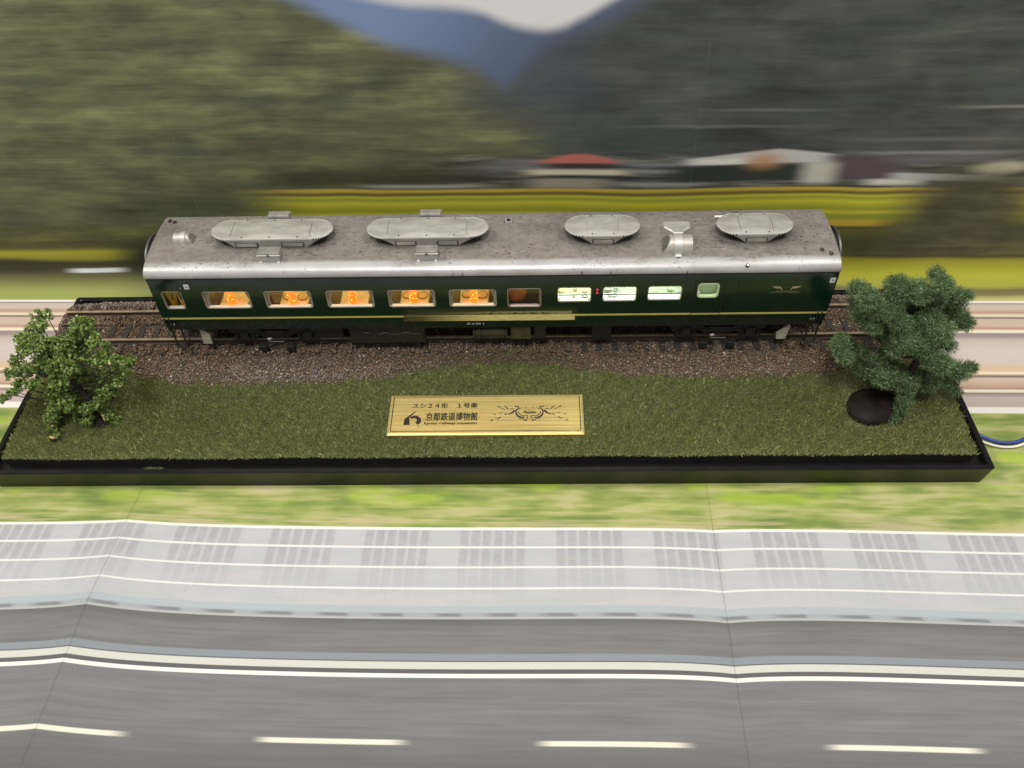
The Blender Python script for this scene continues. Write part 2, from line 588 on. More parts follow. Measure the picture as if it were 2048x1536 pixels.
    bar = (bars.mod(4.15) - 1.6).abs().ss(2.3, 0.9) * bars.ss(25.5, 24.2)
    cellv = (noise(u, s, 0.25, 0.3, 2, 0.6, 31.0) - 0.5)
    fade = s.curve([(-100, 0.0), (-93, 0.12), (-91, 0.22), (-84, 0.42), (-82, 0.6), (-75, 0.85), (-73, 0.8), (-66, 1.0), (-64, 1.0)], -100, -64, 0, 1)
    grey = mix(F(200, 203, 205), F(207, 206, 209), n1.ss(0.4, 0.6))
    grey = mix(grey, F(174, 173, 178), bar * fade * (cellv * 1.0 + 0.70))
    for k, w in ((-74.3, 0.45), (-82.7, 0.4), (-91.3, 0.38)):
        grey = mix(grey, F(246, 246, 240), s.band(k - w, k + w, 0.2))
    flat = mix(flat, grey, s.ss(-65.9, -66.4))
    flat = mix(flat, F(255, 253, 246), s.band(-66.8, -65.6, 0.25))
    flat = mix(flat, F(188, 197, 203), s.ss(-97.9, -98.3))
    gm = (u + s * 0.6 + noise(u, s, 0.05, 0.1, 1, 0.5, 41.0) * 8.0).mod(19.6)
    gut = mix(F(178, 184, 188), F(124, 126, 130), gm.ss(0, 8) * gm.ss(15, 12.5) * s.band(-102.2, -101.0, 0.5) * 0.8)
    flat = mix(flat, gut, s.ss(-100.4, -100.9))
    flat = mix(flat, F(196, 196, 194), s.ss(-102.2, -102.6) * 0.8)
    tar = P.ramp(n3 * 0.3 + n2 * 0.4 + n1 * 0.3, [(0.34, (121, 121, 123)), (0.5, (131, 131, 132)), (0.66, (142, 142, 142))], 0, 1, gain=GF)
    flat = mix(flat, mix(tar, F(100, 99, 99), s.ss(-108, -102.6) * 0.6), s.ss(-103.0, -103.4))
    flat = mix(flat, F(150, 157, 164), s.ss(-115.6, -115.9))
    flat = mix(flat, F(112, 112, 114), s.ss(-118.1, -118.3))
    flat = mix(flat, F(224, 224, 216), s.ss(-118.5, -118.8))
    flat = mix(flat, F(108, 105, 106), s.ss(-121.0, -121.3))
    flat = mix(flat, F(255, 255, 247), s.ss(-122.6, -122.8))
    tar2 = mix(tar, F(106, 99, 96), s.ss(-138, -156) * 0.7)  # shadow over the front edge, painted into the road colour
    flat = mix(flat, tar2, s.ss(-124.0, -124.3))
    dash = (u + 158.5).mod(87.6)
    flat = mix(flat, F(250, 244, 228), s.band(-145.9, -144.3, 0.25) * dash.ss(0, 8) * dash.ss(52, 43))
    col = mix(flat, wall, s.ss(62.0, 62.5))
    # worn fold lines and print grain
    fold = (u + 135.2 + (noise(u, s, 0.0, 0.4, 1, 0.5, 51.0) - 0.5) * 0.5).abs().min((u - 83.0 + (noise(u, s, 0.0, 0.5, 1, 0.5, 52.0) - 0.5) * 0.5).abs())
    col = mix(col, C(52, 50, 46), fold.ss(0.34, 0.1) * s.ss(62, 50) * 0.28)
    col = mix(col, C(150, 150, 146), (fold - 0.25).abs().ss(0.35, 0.1) * s.ss(62, 70) * noise(u, s, 0.5, 0.12, 2, 0.6, 53.0).ss(0.5, 0.65) * 0.09)
    col = P.mul(col, (grain - 0.5) * 0.34 + 1.0)
    nt.links.new(col, b.inputs['Base Color'])

    # geometry: floor, fillet, upright, with the two fold ridges
    us = np.unique(np.concatenate([np.arange(-780, 781, 6.0), np.arange(-175, -95, 2.0), np.arange(40, 126, 2.0), [-135.2, 83.0]]))
    prof = [(v, 0.0, v) for v in np.arange(-340, VW - RF + 0.1, 4.0)]
    prof = [p for p in prof if p[0] < VW - RF - 1]
    for a in np.linspace(0, math.pi / 2, 9):
        prof.append((VW - RF + RF * math.sin(a), RF - RF * math.cos(a), VW - RF + RF * a))
    for zz in np.arange(RF + 8, 330, 8.0):
        prof.append((VW, zz, zz + VW - RF + RF * math.pi / 2 - RF))
    U, I = np.meshgrid(us, np.arange(len(prof)))
    pr = np.array(prof)
    v, zz, ss_ = pr[I, 0], pr[I, 1], pr[I, 2]
    amp = np.clip((-46 - v) / 55.0, 0, 1) ** 0.8
    dl, dr = U + 135.2, U - 83.0
    wl = np.where(dl < 0, 40.0, 34.0)
    hl = 7.0 * amp * np.exp(-np.abs(dl) / wl * 1.6)
    hr = 3.4 * amp * (np.exp(-(np.abs(dr) / 80.0) ** 2) - np.exp(-np.abs(dr) / 16.0))
    wav = 0.6 * amp * np.sin(U * 0.021 + v * 0.01)
    zz = zz + np.where(v < -46, hl + hr + wav + 0.3 * amp, 0)
    bow = np.where(ss_ > 70, 1.2 * np.clip((ss_ - 80) / 60, 0, 1) * np.exp(-np.minimum(np.abs(dl), np.abs(dr)) / 25.0), 0)
    v = v - bow
    ang = -math.atan(SK)
    Xw = U * math.cos(ang) - v * math.sin(ang)
    Yw = U * math.sin(ang) + v * math.cos(ang)
    nr, nc = U.shape
    V = np.stack([Xw, Yw, zz], -1).reshape(-1, 3)
    i, j = np.meshgrid(np.arange(nr - 1), np.arange(nc - 1), indexing='ij')
    a = (i * nc + j).ravel()
    Fq = np.stack([a, a + 1, a + nc + 1, a + nc], -1)
    o = arrays_obj('backdrop', V, Fq, nt_mat)
    me = o.data
    uvl = me.uv_layers.new(name='print_mm')
    idx = np.empty(len(me.loops), dtype=np.int32)
    me.loops.foreach_get('vertex_index', idx)
    UV = np.stack([U.ravel(), ss_.ravel()], -1)[idx]
    uvl.data.foreach_set('uv', UV.astype(np.float32).ravel())
    me.shade_smooth()
    # keep the folds crisp
    ev = np.empty(len(me.edges) * 2, dtype=np.int32)
    me.edges.foreach_get('vertices', ev)
    ev = ev.reshape(-1, 2)
    ux = U.ravel()
    sharp = np.all(np.isclose(ux[ev], -135.2) | np.isclose(ux[ev], 83.0), axis=1) & np.isclose(ux[ev[:, 0]], ux[ev[:, 1]])
    at = me.attributes.new('sharp_edge', 'BOOLEAN', 'EDGE')
    at.data.foreach_set('value', sharp)
    tag(o, 'printed paper sheet of a motion blurred hill and road view bent up behind the model', kind='structure')


build_sheet()


# ------------------------------------------------------------------ black display base and its scenery board
M_black = mat('black_plastic', (0.009, 0.009, 0.009), 0.26, var=0.25, scale=120, spec=0.32, bump=0.05, bscale=300)
M_board = mat('board_edge', (0.010, 0.010, 0.009), 0.6, var=0.3, scale=200)
M_soil = mat('soil', (0.07, 0.08, 0.03), 0.95, bump=0.6, bscale=900, rnd=[(0.0, (0.066, 0.074, 0.026)), (0.45, (0.072, 0.074, 0.030)), (0.55, (0.060, 0.044, 0.030)), (1.0, (0.075, 0.054, 0.036))])

BX0, BX1, BY0, BY1, BH = -195.6, 188.8, -46.4, 56.8, 9.4
base = thing('display_base', 'long black plastic display tray holding the grass and track scene', 'display base', (-3.4, 5.2, 0))


def rrect(x0, x1, y0, y1, r, n=5):
    pts = []
    for cx, cy, a0 in ((x1 - r, y1 - r, 0), (x0 + r, y1 - r, 90), (x0 + r, y0 + r, 180), (x1 - r, y0 + r, 270)):
        for i in range(n + 1):
            a = math.radians(a0 + 90.0 * i / n)
            pts.append((cx + r * math.cos(a), cy + r * math.sin(a)))
    return pts


def ring3(rect, z, r):
    return [(x, y, z) for x, y in rrect(*rect, r)]


mb = MB()
mb.loft([ring3((BX0 + 1.6, BX1 - 1.6, BY0 + 0.9, BY1 - 0.9), 0.15, 1.5), ring3((BX0 + 0.2, BX1 - 0.2, BY0 + 0.1, BY1 - 0.1), 8.6, 1.5),
         ring3((BX0, BX1, BY0, BY1), 9.0, 1.5), ring3((BX0 + 0.35, BX1 - 0.35, BY0 + 0.35, BY1 - 0.35), BH, 1.4),
         ring3((BX0 + 2.0, BX1 - 2.0, BY0 + 2.0, BY1 - 2.0), BH, 1.0), ring3((BX0 + 2.3, BX1 - 2.3, BY0 + 2.3, BY1 - 2.3), BH - 0.3, 1.0),
         ring3((BX0 + 2.5, BX1 - 2.5, BY0 + 2.5, BY1 - 2.5), 6.2, 1.0)], cap0=True, cap1=True)
obj('tray', mb, M_black, base, smooth=35)

TX0, TX1, TY0, TY1 = -189.0, 182.6, -40.8, 48.0
BND = [(-200, 5), (-165, 4), (-150, 0), (-126, -5.8), (-105, -6.4), (-87, -5.7), (-65, -5.2), (-50, -3.6), (-40, -2.2), (-28, 1.2), (-12, 4.2), (4, 5.4), (19, 5.0),
       (36, 1.0), (53, -2.6), (75, -3.4), (103, -4.4), (120, -3.2), (134, -2.0), (150, 1.0), (165, 5), (200, 6)]
_bx, _by = np.array(BND, float).T


def bound(x):
    return np.interp(x, _bx, _by) + 0.6 * np.sin(np.asarray(x) * 0.31) + 0.4 * np.sin(np.asarray(x) * 0.83 + 1)


def height(x, y):
    x, y = np.asarray(x, float), np.asarray(y, float)
    yb = bound(x)
    front = np.interp(y, [-41, -12], [11.6, 13.4])
    t1 = np.clip((y + 14) / np.maximum(yb + 14, 1), 0, 1)
    h = front + (15.8 - 13.4) * t1 * t1 * (3 - 2 * t1)
    t2 = np.clip((y - yb) / np.maximum(7.2 - yb, 0.5), 0, 1)
    h = h + (19.6 - 15.8) * t2
    h = np.where(y > 38, 19.6 - (y - 38) * 0.62, h)
    h = np.where((y > 7) & (y < 38), 19.6 + np.clip((y - 22) / 5, 0, 1) * 0.25, h)
    # rounded back corner at the far end of the board
    d = np.hypot(np.minimum(x + 178, 0), np.maximum(y - 37, 0))
    h = np.where((x < -178) & (y > 5), h - np.clip(np.hypot(np.minimum(x + 183, 0) * 1.0, np.maximum(y - 40, 0)) - 4.5, 0, 6) * 1.2, h)
    h = h + 0.25 * np.sin(x * 0.11 + y * 0.07) * np.clip((yb - y) / 6, 0, 1)
    return h


gx = np.arange(TX0, TX1 + 0.1, 2.0)
gx[-1] = TX1
gy = np.arange(TY0, TY1 + 0.1, 1.85)
gy[-1] = TY1
GX, GY = np.meshgrid(gx, gy)
GX2 = np.where(GY > 36, np.maximum(GX, TX0 + (GY - 36) * 0.30), GX)
GZ = height(GX2, GY)
V = np.stack([GX2, GY, GZ], -1).reshape(-1, 3)
nr, nc = GX.shape
i, j = np.meshgrid(np.arange(nr - 1), np.arange(nc - 1), indexing='ij')
a = (i * nc + j).ravel()
fx, fy = V[a, 0] + 1, V[a, 1] + 0.9
brown = np.where(fy > bound(fx) - 0.5, 0.8, 0.2) + RNG.uniform(-0.2, 0.2, len(a))
board = arrays_obj('soil_bed', V, np.stack([a, a + 1, a + nc + 1, a + nc], -1), M_soil, base, rnd=brown)
board.data.shade_smooth()
# board side: a skirt a little inside the soil's edge
mb = MB()
edge = [(x, TY0) for x in gx] + [(TX1, y) for y in gy[1:]] + [(x, TY1) for x in gx[::-1][1:] if x > TX0 + 4] + [(TX0 + (y - 36) * 0.30 if y > 36 else TX0, y) for y in gy[::-1][1:-1]]
top = [(x, y, float(height(x, y)) - 0.05) for x, y in edge]
bot = [(x + (0.4 if x < 0 else -0.4) * (abs(x) > 175), y + (0.3 if y < 0 else -0.3), 6.15) for x, y in edge]
mb.loft([bot, top], cap0=False, cap1=False)
obj('board', mb, M_board, base, smooth=30)

# ------------------------------------------------------------------ track
M_railtop = mat('rail_metal', (0.30, 0.235, 0.16), 0.5, 0.3, var=0.3, scale=300)
M_railside = mat('rail_rust', (0.050, 0.032, 0.020), 0.8, var=0.4, scale=400)
M_sleeper = mat('sleeper_plastic', (0.030, 0.024, 0.020), 0.8, var=0.4, scale=500, bump=0.3, bscale=1500)
RZ, TC = 22.87, 22.72
track = thing('railway_track', 'model railway track of two tan rails on dark sleepers under the carriage', 'track', (-2.5, TC, 19.5))
for sgn in (-1, 1):
    yc = TC + sgn * 8.8
    prof = [(-1.0, 20.4), (1.0, 20.4), (1.0, 20.6), (0.28, 20.9), (0.28, 22.0), (0.5, 22.2), (0.5, 22.4), (-0.5, 22.4), (-0.5, 22.2), (-0.28, 22.0), (-0.28, 20.9), (-1.0, 20.6)]
    mb = MB().prism([(yc + p, q) for p, q in prof], 'x', -186.0, 181.5)
    rl = obj('rail', mb, M_railside, track)
    head = [(-0.55, 22.41), (0.55, 22.41), (0.55, 22.78), (0.45, 22.87), (-0.45, 22.87), (-0.55, 22.78)]
    obj('rail_head', MB().prism([(yc + p, q) for p, q in head], 'x', -186.0, 181.5), M_railtop, rl)
first = None
k = 0
x = -183.0
while x < 181:
    dy, dz, da = random.uniform(-0.25, 0.25), random.uniform(-0.12, 0.08), random.uniform(-0.02, 0.02)
    if first is None:
        mb = MB().box(-1.35, 1.35, TC - 15.6, TC + 15.6, 18.6, 20.35, 0.12, 0.12)
        first = obj('sleeper', mb, M_sleeper, track, bevel=0.12, at=(0, TC, 19.5), seg=1)
        s_ = first
    else:
        s_ = copy_of(first, track, (0, 0, 0))
    s_.location = Vector(((x + 2.5), dy, dz)) * MM
    s_.rotation_euler.z = da
    x += 6.47
    k += 1

# ------------------------------------------------------------------ ballast: loose stones, one mass
M_ballast = mat('ballast', (0.2, 0.16, 0.12), 0.85, rnd=[(0.0, (0.042, 0.032, 0.024)), (0.18, (0.108, 0.074, 0.048)), (0.36, (0.172, 0.114, 0.070)), (0.48, (0.24, 0.138, 0.072)), (0.54, (0.104, 0.088, 0.073)),
                                                           (0.74, (0.195, 0.168, 0.140)), (0.92, (0.29, 0.26, 0.225)), (1.0, (0.52, 0.46, 0.39))])
N = 76000
sx = RNG.uniform(TX0 + 0.5, TX1 - 0.5, N)
sy = RNG.uniform(-9, TY1 - 0.4, N)
yb = bound(sx)
keep = sy > yb + RNG.normal(0, 0.9, N)
keep &= ~((sx < -180) & (np.hypot(np.minimum(sx + 183, 0), np.maximum(sy - 40, 0)) > 5.6))
keep &= ~((np.abs(sy - TC) < 9.7) & (np.abs(sy - TC) > 7.9))
pitch_ph = np.mod(sx + 183.0 + 3.235, 6.47) - 3.235
on_sl = (np.abs(pitch_ph) < 1.35) & (np.abs(sy - TC) < 15.6)
# sleepers stay bare in the near half, mostly buried in the far half and here and there
bury = np.clip(0.05 + 0.95 * ((sy > TC + 2.5) & (sy < TC + 8)) + 0.75 * (sy > TC + 9), 0, 0.96)
patchy = (np.sin(sx * 0.21 + 1.0) + np.sin(sx * 0.093 + sy * 0.3)) > 1.1
bury = np.where((sy < TC - 9) & (sx < 36), 0.97, bury)
bury = np.where(patchy & (sy < TC - 9), 0.7, bury)
keep &= ~(on_sl & (RNG.uniform(0, 1, N) > bury))
sx, sy, on_sl = sx[keep], sy[keep], on_sl[keep]
n = len(sx)
sz = height(sx, sy) + RNG.uniform(-0.1, 0.55, n) + np.where(on_sl, 0.75, 0.0)
inner = (np.abs(sy - TC) < 7.9) & ~on_sl
sz = sz + np.where(inner & (sy > TC + 2), 0.7, 0.0)
r = RNG.uniform(0.30, 0.66, n) * (1 + 0.5 * (RNG.uniform(0, 1, n) > 0.975))
octa = np.array([(1, 0, 0), (-1, 0, 0), (0, 1, 0), (0, -1, 0), (0, 0, 1), (0, 0, -1)], float)
of = np.array([(0, 2, 4), (2, 1, 4), (1, 3, 4), (3, 0, 4), (2, 0, 5), (1, 2, 5), (3, 1, 5), (0, 3, 5)])
pts = octa[None] * r[:, None, None] * RNG.uniform(0.6, 1.25, (n, 6, 1)) + RNG.normal(0, 0.11, (n, 6, 3)) * r[:, None, None]
ang = RNG.uniform(0, 6.283, n)
tl = RNG.uniform(-0.6, 0.6, n)
ca, sa, ct, st = np.cos(ang), np.sin(ang), np.cos(tl), np.sin(tl)
px, py, pz = pts[..., 0], pts[..., 1], pts[..., 2] * 0.8
py, pz = py * ct[:, None] - pz * st[:, None], py * st[:, None] + pz * ct[:, None]
px, py = px * ca[:, None] - py * sa[:, None], px * sa[:, None] + py * ca[:, None]
pts = np.stack([px + sx[:, None], py + sy[:, None], pz + sz[:, None]], -1)
Vb = pts.reshape(-1, 3)
Fb = (of[None] + (np.arange(n) * 6)[:, None, None]).reshape(-1, 3)
rusty = (np.sin(sx * 0.045 + 0.6) * 0.5 + 0.5) * 0.35 + 0.45 * (np.abs(sy - TC) < 9) + 0.35 * (sx > 118) + 0.3 * (sx < -136)
greyish = 0.3 * (sy > TC + 14) + 0.25 * np.exp(-((sx + 95) / 30.0) ** 2) * (sy < 6)
val = RNG.uniform(0, 1, n)
warm = RNG.uniform(0, 1, n) < np.clip(0.62 + rusty * 0.6 - greyish * 1.6, 0.05, 0.95)
val = np.where(warm, 0.05 + val * 0.45, 0.52 + val * 0.36)
val = np.where(RNG.uniform(0, 1, n) > 0.985, 0.98, val)
ballast = arrays_obj('ballast', Vb, Fb, M_ballast, None, rnd=np.repeat(val, 8))
tag(ballast, 'brown and grey stone ballast spread round the track', kind='stuff')

# ------------------------------------------------------------------ static grass
M_grass = mat('grass_fibre', (0.08, 0.09, 0.03), 0.75, spec=0.3, rnd=[(0.0, (0.085, 0.112, 0.024)), (0.35, (0.170, 0.205, 0.052)), (0.6, (0.255, 0.285, 0.085)), (0.85, (0.39, 0.41, 0.155)), (1.0, (0.68, 0.68, 0.42))])
PLX0, PLX1, PLY0, PLY1 = -40.9, 35.8, -31.8, -11.8
N = 190000
qx = RNG.uniform(TX0 - 0.4, TX1 + 0.5, N)
qy = RNG.uniform(TY0 - 0.6, 11, N)
lim = bound(qx)
# the flock thins out over the ballast edge
keep = qy < lim - 0.6 + np.abs(RNG.normal(0, 1.6, N)) * (RNG.uniform(0, 1, N) < 0.5) + 2.2 * (np.sin(qx * 0.2) > 0.5) * (RNG.uniform(0, 1, N) < 0.5)
keep |= (np.abs(qx - 10) < 24) & (qy < 9.5 - np.abs(qx - 10) * 0.12) & (RNG.uniform(0, 1, N) < 0.35)
keep &= ~((qx > PLX0 - 0.1) & (qx < PLX1 + 0.1) & (qy > PLY0 + 0.1) & (qy < PLY1 + 0.1))
keep &= ~((qx > 126) & (qy > -8 - 0.15 * (qx - 126)) & (RNG.uniform(0, 1, N) < 0.75))
dens = np.sin(qx * 0.17 + np.sin(qy * 0.31) * 2) * np.sin(qy * 0.23 + qx * 0.05)
keep &= RNG.uniform(0, 1, N) < 0.94 + 0.06 * dens
qx, qy = qx[keep], qy[keep]
n = len(qx)
qz = height(np.clip(qx, TX0, TX1), np.clip(qy, TY0, 40)) - 0.1
ln = RNG.uniform(0.9, 2.2, n)
th = RNG.uniform(0, 6.283, n)
lean = np.abs(RNG.normal(0.35, 0.35, n))
ph = RNG.uniform(0, 6.283, n)
tipx, tipy, tipz = qx + np.cos(ph) * np.sin(lean) * ln, qy + np.sin(ph) * np.sin(lean) * ln, qz + np.cos(lean) * ln
# clumps lean together a little
tipx += 0.14 * np.sin(qx * 0.5 + qy * 0.9)
tipy += 0.14 * np.cos(qx * 0.7 - qy * 0.6) - 0.25
w = RNG.uniform(0.09, 0.16, n)
Vg = np.stack([np.stack([qx - np.cos(th) * w, qy - np.sin(th) * w, qz], -1), np.stack([qx + np.cos(th) * w, qy + np.sin(th) * w, qz], -1), np.stack([tipx, tipy, tipz], -1)], 1).reshape(-1, 3)
Fg = np.arange(3 * n).reshape(-1, 3)
edge_d = np.minimum.reduce([qx - TX0, TX1 - qx, qy - TY0])
gv = np.clip(RNG.normal(0.46, 0.22, n) + 0.06 * np.sin(qx * 0.06 + 2) * np.sin(qy * 0.1) + 0.16 * np.exp(-edge_d / 3.0), 0, 0.93)  # blades near the board edge lightened to paint their glints
gv = np.where(RNG.uniform(0, 1, n) > 0.988, 1.0, gv)
grass = arrays_obj('grass', Vg, Fg, M_grass, None, rnd=gv)
tag(grass, 'short olive green static grass covering the front of the base', kind='stuff')

# a stray tuft of flock on the front ledge of the tray
M_tuft = mat('pale_flock', (0.17, 0.20, 0.09), 0.9)
n = 260
tx = RNG.normal(-131.5, 1.7, n)
ty = RNG.normal(-42.2, 0.35, n)
tz = np.full(n, 6.3)
ph = RNG.uniform(0, 6.283, n)
el = RNG.uniform(0.2, 1.4, n)
Lt = RNG.uniform(0.6, 1.7, n)
d3 = np.stack([np.cos(ph) * np.cos(el), np.sin(ph) * np.cos(el) * 0.6, np.sin(el)], -1) * Lt[:, None]
b0 = np.stack([tx, ty, tz], -1)
sd = np.stack([-np.sin(ph), np.cos(ph), np.zeros(n)], -1) * 0.14
tuft = arrays_obj('grass_tuft', np.stack([b0 - sd, b0 + sd, b0 + d3], 1).reshape(-1, 3), np.arange(3 * n).reshape(-1, 3), M_tuft)
tag(tuft, 'small pale green flock tuft fallen on the front ledge of the black tray', 'grass tuft')

# ------------------------------------------------------------------ brass plaque
def brass():
    m, nt, b = new_mat('brushed_brass')
    tc = nt.nodes.new('ShaderNodeTexCoord')
    mp = nt.nodes.new('ShaderNodeMapping')
    mp.inputs['Scale'].default_value = (25, 900, 1)
    nt.links.new(tc.outputs['Object'], mp.inputs[0])
    n_ = nt.nodes.new('ShaderNodeTexNoise')
    n_.inputs['Scale'].default_value = 1.0
    n_.inputs['Detail'].default_value = 4
    nt.links.new(mp.outputs[0], n_.inputs['Vector'])
    r = nt.nodes.new('ShaderNodeValToRGB')
    r.color_ramp.elements[0].position, r.color_ramp.elements[1].position = 0.3, 0.7
    r.color_ramp.elements[0].color = (0.43, 0.325, 0.105, 1)
    r.color_ramp.elements[1].color = (0.64, 0.505, 0.20, 1)
    nt.links.new(n_.outputs['Fac'], r.inputs[0])
    nt.links.new(r.outputs[0], b.inputs['Base Color'])
    b.inputs['Metallic'].default_value = 0.55
    b.inputs['Roughness'].default_value = 0.46
    bp = nt.nodes.new('ShaderNodeBump')
    bp.inputs['Strength'].default_value = 0.25
    bp.inputs['Distance'].default_value = 0.0002
    nt.links.new(n_.outputs['Fac'], bp.inputs['Height'])
    nt.links.new(bp.outputs[0], b.inputs['Normal'])
    return m


M_brass = brass()
M_ink = mat('black_engraving', (0.012, 0.010, 0.008), 0.5)
M_inkgrey = mat('grey_engraving', (0.33, 0.27, 0.15), 0.5)


def pz(y):                                           # the plaque lies on the slope
    return 13.9 + (y + 31.8) * 0.05


plaque = thing('plaque', 'brushed brass plaque with Japanese lettering and crest lying on the grass', 'plaque', (-2.6, -21.8, pz(-21.8)))


def tilt(V):
    V = np.array(V, float)
    V[:, 2] = V[:, 2] + (V[:, 1] + 31.8) * 0.05 + 13.9
    return V


mb = MB()
mb.loft([[(x, y, z) for x, y in rrect(PLX0 + d, PLX1 - d, PLY0 + d, PLY1 - d, 0.3, 2)] for d, z in ((0.0, -1.4), (0.0, -0.35), (0.75, 0.0))])
mb.v = [tuple(p) for p in tilt(mb.v)]
obj('plate', mb, M_brass, plaque)


def ribbon(mb, pts, w0, z=0.06, w1=None):
    w1 = w0 if w1 is None else w1
    n_ = len(pts)
    vs_ = []
    for i_, p in enumerate(pts):
        a_, b_ = Vector(pts[max(i_ - 1, 0)]), Vector(pts[min(i_ + 1, n_ - 1)])
        d = (b_ - a_).normalized()
        w = (w0 + (w1 - w0) * i_ / max(n_ - 1, 1)) / 2
        q = Vector((-d.y, d.x)) * w
        vs_ += [(p[0] + q.x, p[1] + q.y, z), (p[0] - q.x, p[1] - q.y, z)]
    return mb.add(vs_, [(2 * i_, 2 * i_ + 1, 2 * i_ + 3, 2 * i_ + 2) for i_ in range(n_ - 1)])


def flat_part(name, mb, m, parent):
    mb.v = [tuple(p) for p in tilt(mb.v)]
    return obj(name, mb, m, parent)


mb = MB()
x0, x1, y0, y1 = PLX0 + 1.35, PLX1 - 1.35, PLY0 + 1.7, PLY1 - 1.1
ribbon(mb, [(x0, y0), (x0, y1)], 0.36)
ribbon(mb, [(x1, y1), (x1, y0)], 0.36)
ribbon(mb, [(x0, y1), (x1, y1)], 0.16, 0.07)
ribbon(mb, [(x0, y0), (x1, y0)], 0.22, 0.07)
flat_part('border_line', mb, M_ink, plaque)


def letters(body, x0, x1, y0, y1, parent=plaque, **kw):
    V_, F_ = text_mesh(body, x0, x1, y0, y1, 0.06, **kw)
    mb = MB().add(V_, F_)
    mb.add([(p[0] + 0.10, p[1] + 0.03, p[2] + 0.02) for p in V_], F_)
    return flat_part('lettering', mb, M_ink, parent)


letters('スシ２４形　１号車', -31.9, -6.1, -18.7, -16.2, bold=0.010)
letters('京都鉄道博物館', -26.2, -5.9, -25.0, -20.9, bold=0.008)
letters('kyoto railway museum', -26.6, -6.1, -27.2, -25.6, bold=0.012)
# the museum's mark: a bent stroke and a hook
def logo(px, py):
    return (-34.75 + (px - 345) * 0.0224, -20.35 - (py - 345) * 0.0288)


mb = MB()
mb.add([(*logo(*p), 0.06) for p in ((345, 575), (358, 470), (530, 342), (543, 352), (436, 448), (460, 575))], [(5, 4, 1, 0), (4, 3, 2, 1)])
arc = [logo(*p) for p in ((448, 442), (490, 420), (545, 415), (600, 430), (640, 465), (655, 505), (640, 545), (600, 575))]
inn = [logo(*p) for p in ((470, 470), (510, 458), (545, 462), (568, 475), (578, 492), (572, 510), (560, 522), (542, 530))]
mb.add([(*p, 0.06) for p in arc] + [(*p, 0.06) for p in inn], [(i_, i_ + 1, 9 + i_, 8 + i_) for i_ in range(7)])
mb.add([(*logo(612 + 10 * math.cos(t), 598 + 10 * math.sin(t)), 0.06) for t in [k_ * 1.0472 for k_ in range(6)]], [tuple(range(6))])
flat_part('emblem', mb, M_ink, plaque)


def crest(X_, Y_):
    return (14.6 + (X_ - 893) * 0.0214, -10.3 - Y_ * 0.0286)


mb, mg = MB(), MB()
half = [([(310, 265), (350, 285)], 16), ([(365, 292), (440, 330)], 9), ([(430, 265), (470, 290), (500, 318)], 13), ([(525, 315), (600, 312)], 9),
        ([(225, 402), (270, 416)], 9), ([(330, 396), (350, 380), (390, 378)], 8), ([(430, 412), (490, 404)], 13), ([(505, 408), (545, 396), (575, 375), (610, 340)], 16),
        ([(185, 522), (225, 500)], 15), ([(265, 470), (290, 476)], 9), ([(300, 488), (330, 478), (370, 452)], 13),
        ([(625, 262), (650, 280), (690, 270), (696, 300), (672, 318), (640, 352)], 16), ([(560, 392), (585, 372), (628, 345)], 20),
        ([(640, 340), (650, 400), (690, 440), (750, 462), (800, 470)], 15), ([(682, 362), (700, 398), (740, 428), (800, 446)], 11), ([(640, 392), (660, 430), (700, 466), (740, 476)], 13),
        ([(780, 466), (772, 490), (790, 516), (845, 520)], 11), ([(815, 470), (808, 495), (825, 516)], 8), ([(862, 440), (850, 480), (842, 522)], 10), ([(785, 440), (830, 430), (865, 436)], 10),
        ([(705, 316), (735, 300), (770, 298)], 8), ([(690, 500), (770, 484)], 7)]
grey = [([(470, 266), (640, 264)], 6), ([(360, 468), (700, 470)], 7), ([(300, 516), (720, 512)], 6), ([(420, 380), (540, 372)], 5), ([(560, 330), (620, 322)], 6)]
for lst, tgt in ((half, mb), (grey, mg)):
    for pts_, w in lst:
        for fl in (False, True):
            q = [crest(1786 - X_ if fl else X_, Y_) for X_, Y_ in pts_]
            ribbon(tgt, q, w * 0.032, 0.06)
ribbon(mb, [crest(815, 299), crest(970, 299)], 0.11)
for X_, d in ((800, 26), (986, -26)):
    mb.add([(*crest(X_, 299), 0.06), (*crest(X_ + d, 285), 0.06), (*crest(X_ + d, 313), 0.06)], [(0, 1, 2)])
ribbon(mb, [crest(862, 336), crest(925, 334)], 0.14)
ribbon(mb, [crest(886, 450), crest(905, 436), crest(900, 456), crest(935, 446)], 0.16)
ribbon(mb, [crest(865, 492), crest(918, 498)], 0.16)
flat_part('crest', mb, M_ink, plaque)
flat_part('crest_shading', mg, M_inkgrey, plaque)
a_, b_ = crest(768, 396), crest(1012, 350)
letters('Pleiades', a_[0], b_[0], a_[1], b_[1], shear=0.45, bold=0.006)

# ------------------------------------------------------------------ two thin wires leaving the tray at the far end
M_blue = mat('blue_insulation', (0.020, 0.040, 0.26), 0.35, var=0.15, scale=200)
M_white = mat('white_insulation', (0.72, 0.70, 0.62), 0.45, var=0.1, scale=200)
def spline(P_, n=8):
    out = []
    for i_ in range(len(P_) - 1):
        p0, p1, p2, p3 = [Vector(P_[max(0, min(len(P_) - 1, i_ + k_))]) for k_ in (-1, 0, 1, 2)]
        for t_ in range(n):
            t = t_ / n
            out.append(0.5 * ((2 * p1) + (p2 - p0) * t + (2 * p0 - 5 * p1 + 4 * p2 - p3) * t * t + (3 * p1 - p0 - 3 * p2 + p3) * t ** 3))
    out.append(Vector(P_[-1]))
    return out


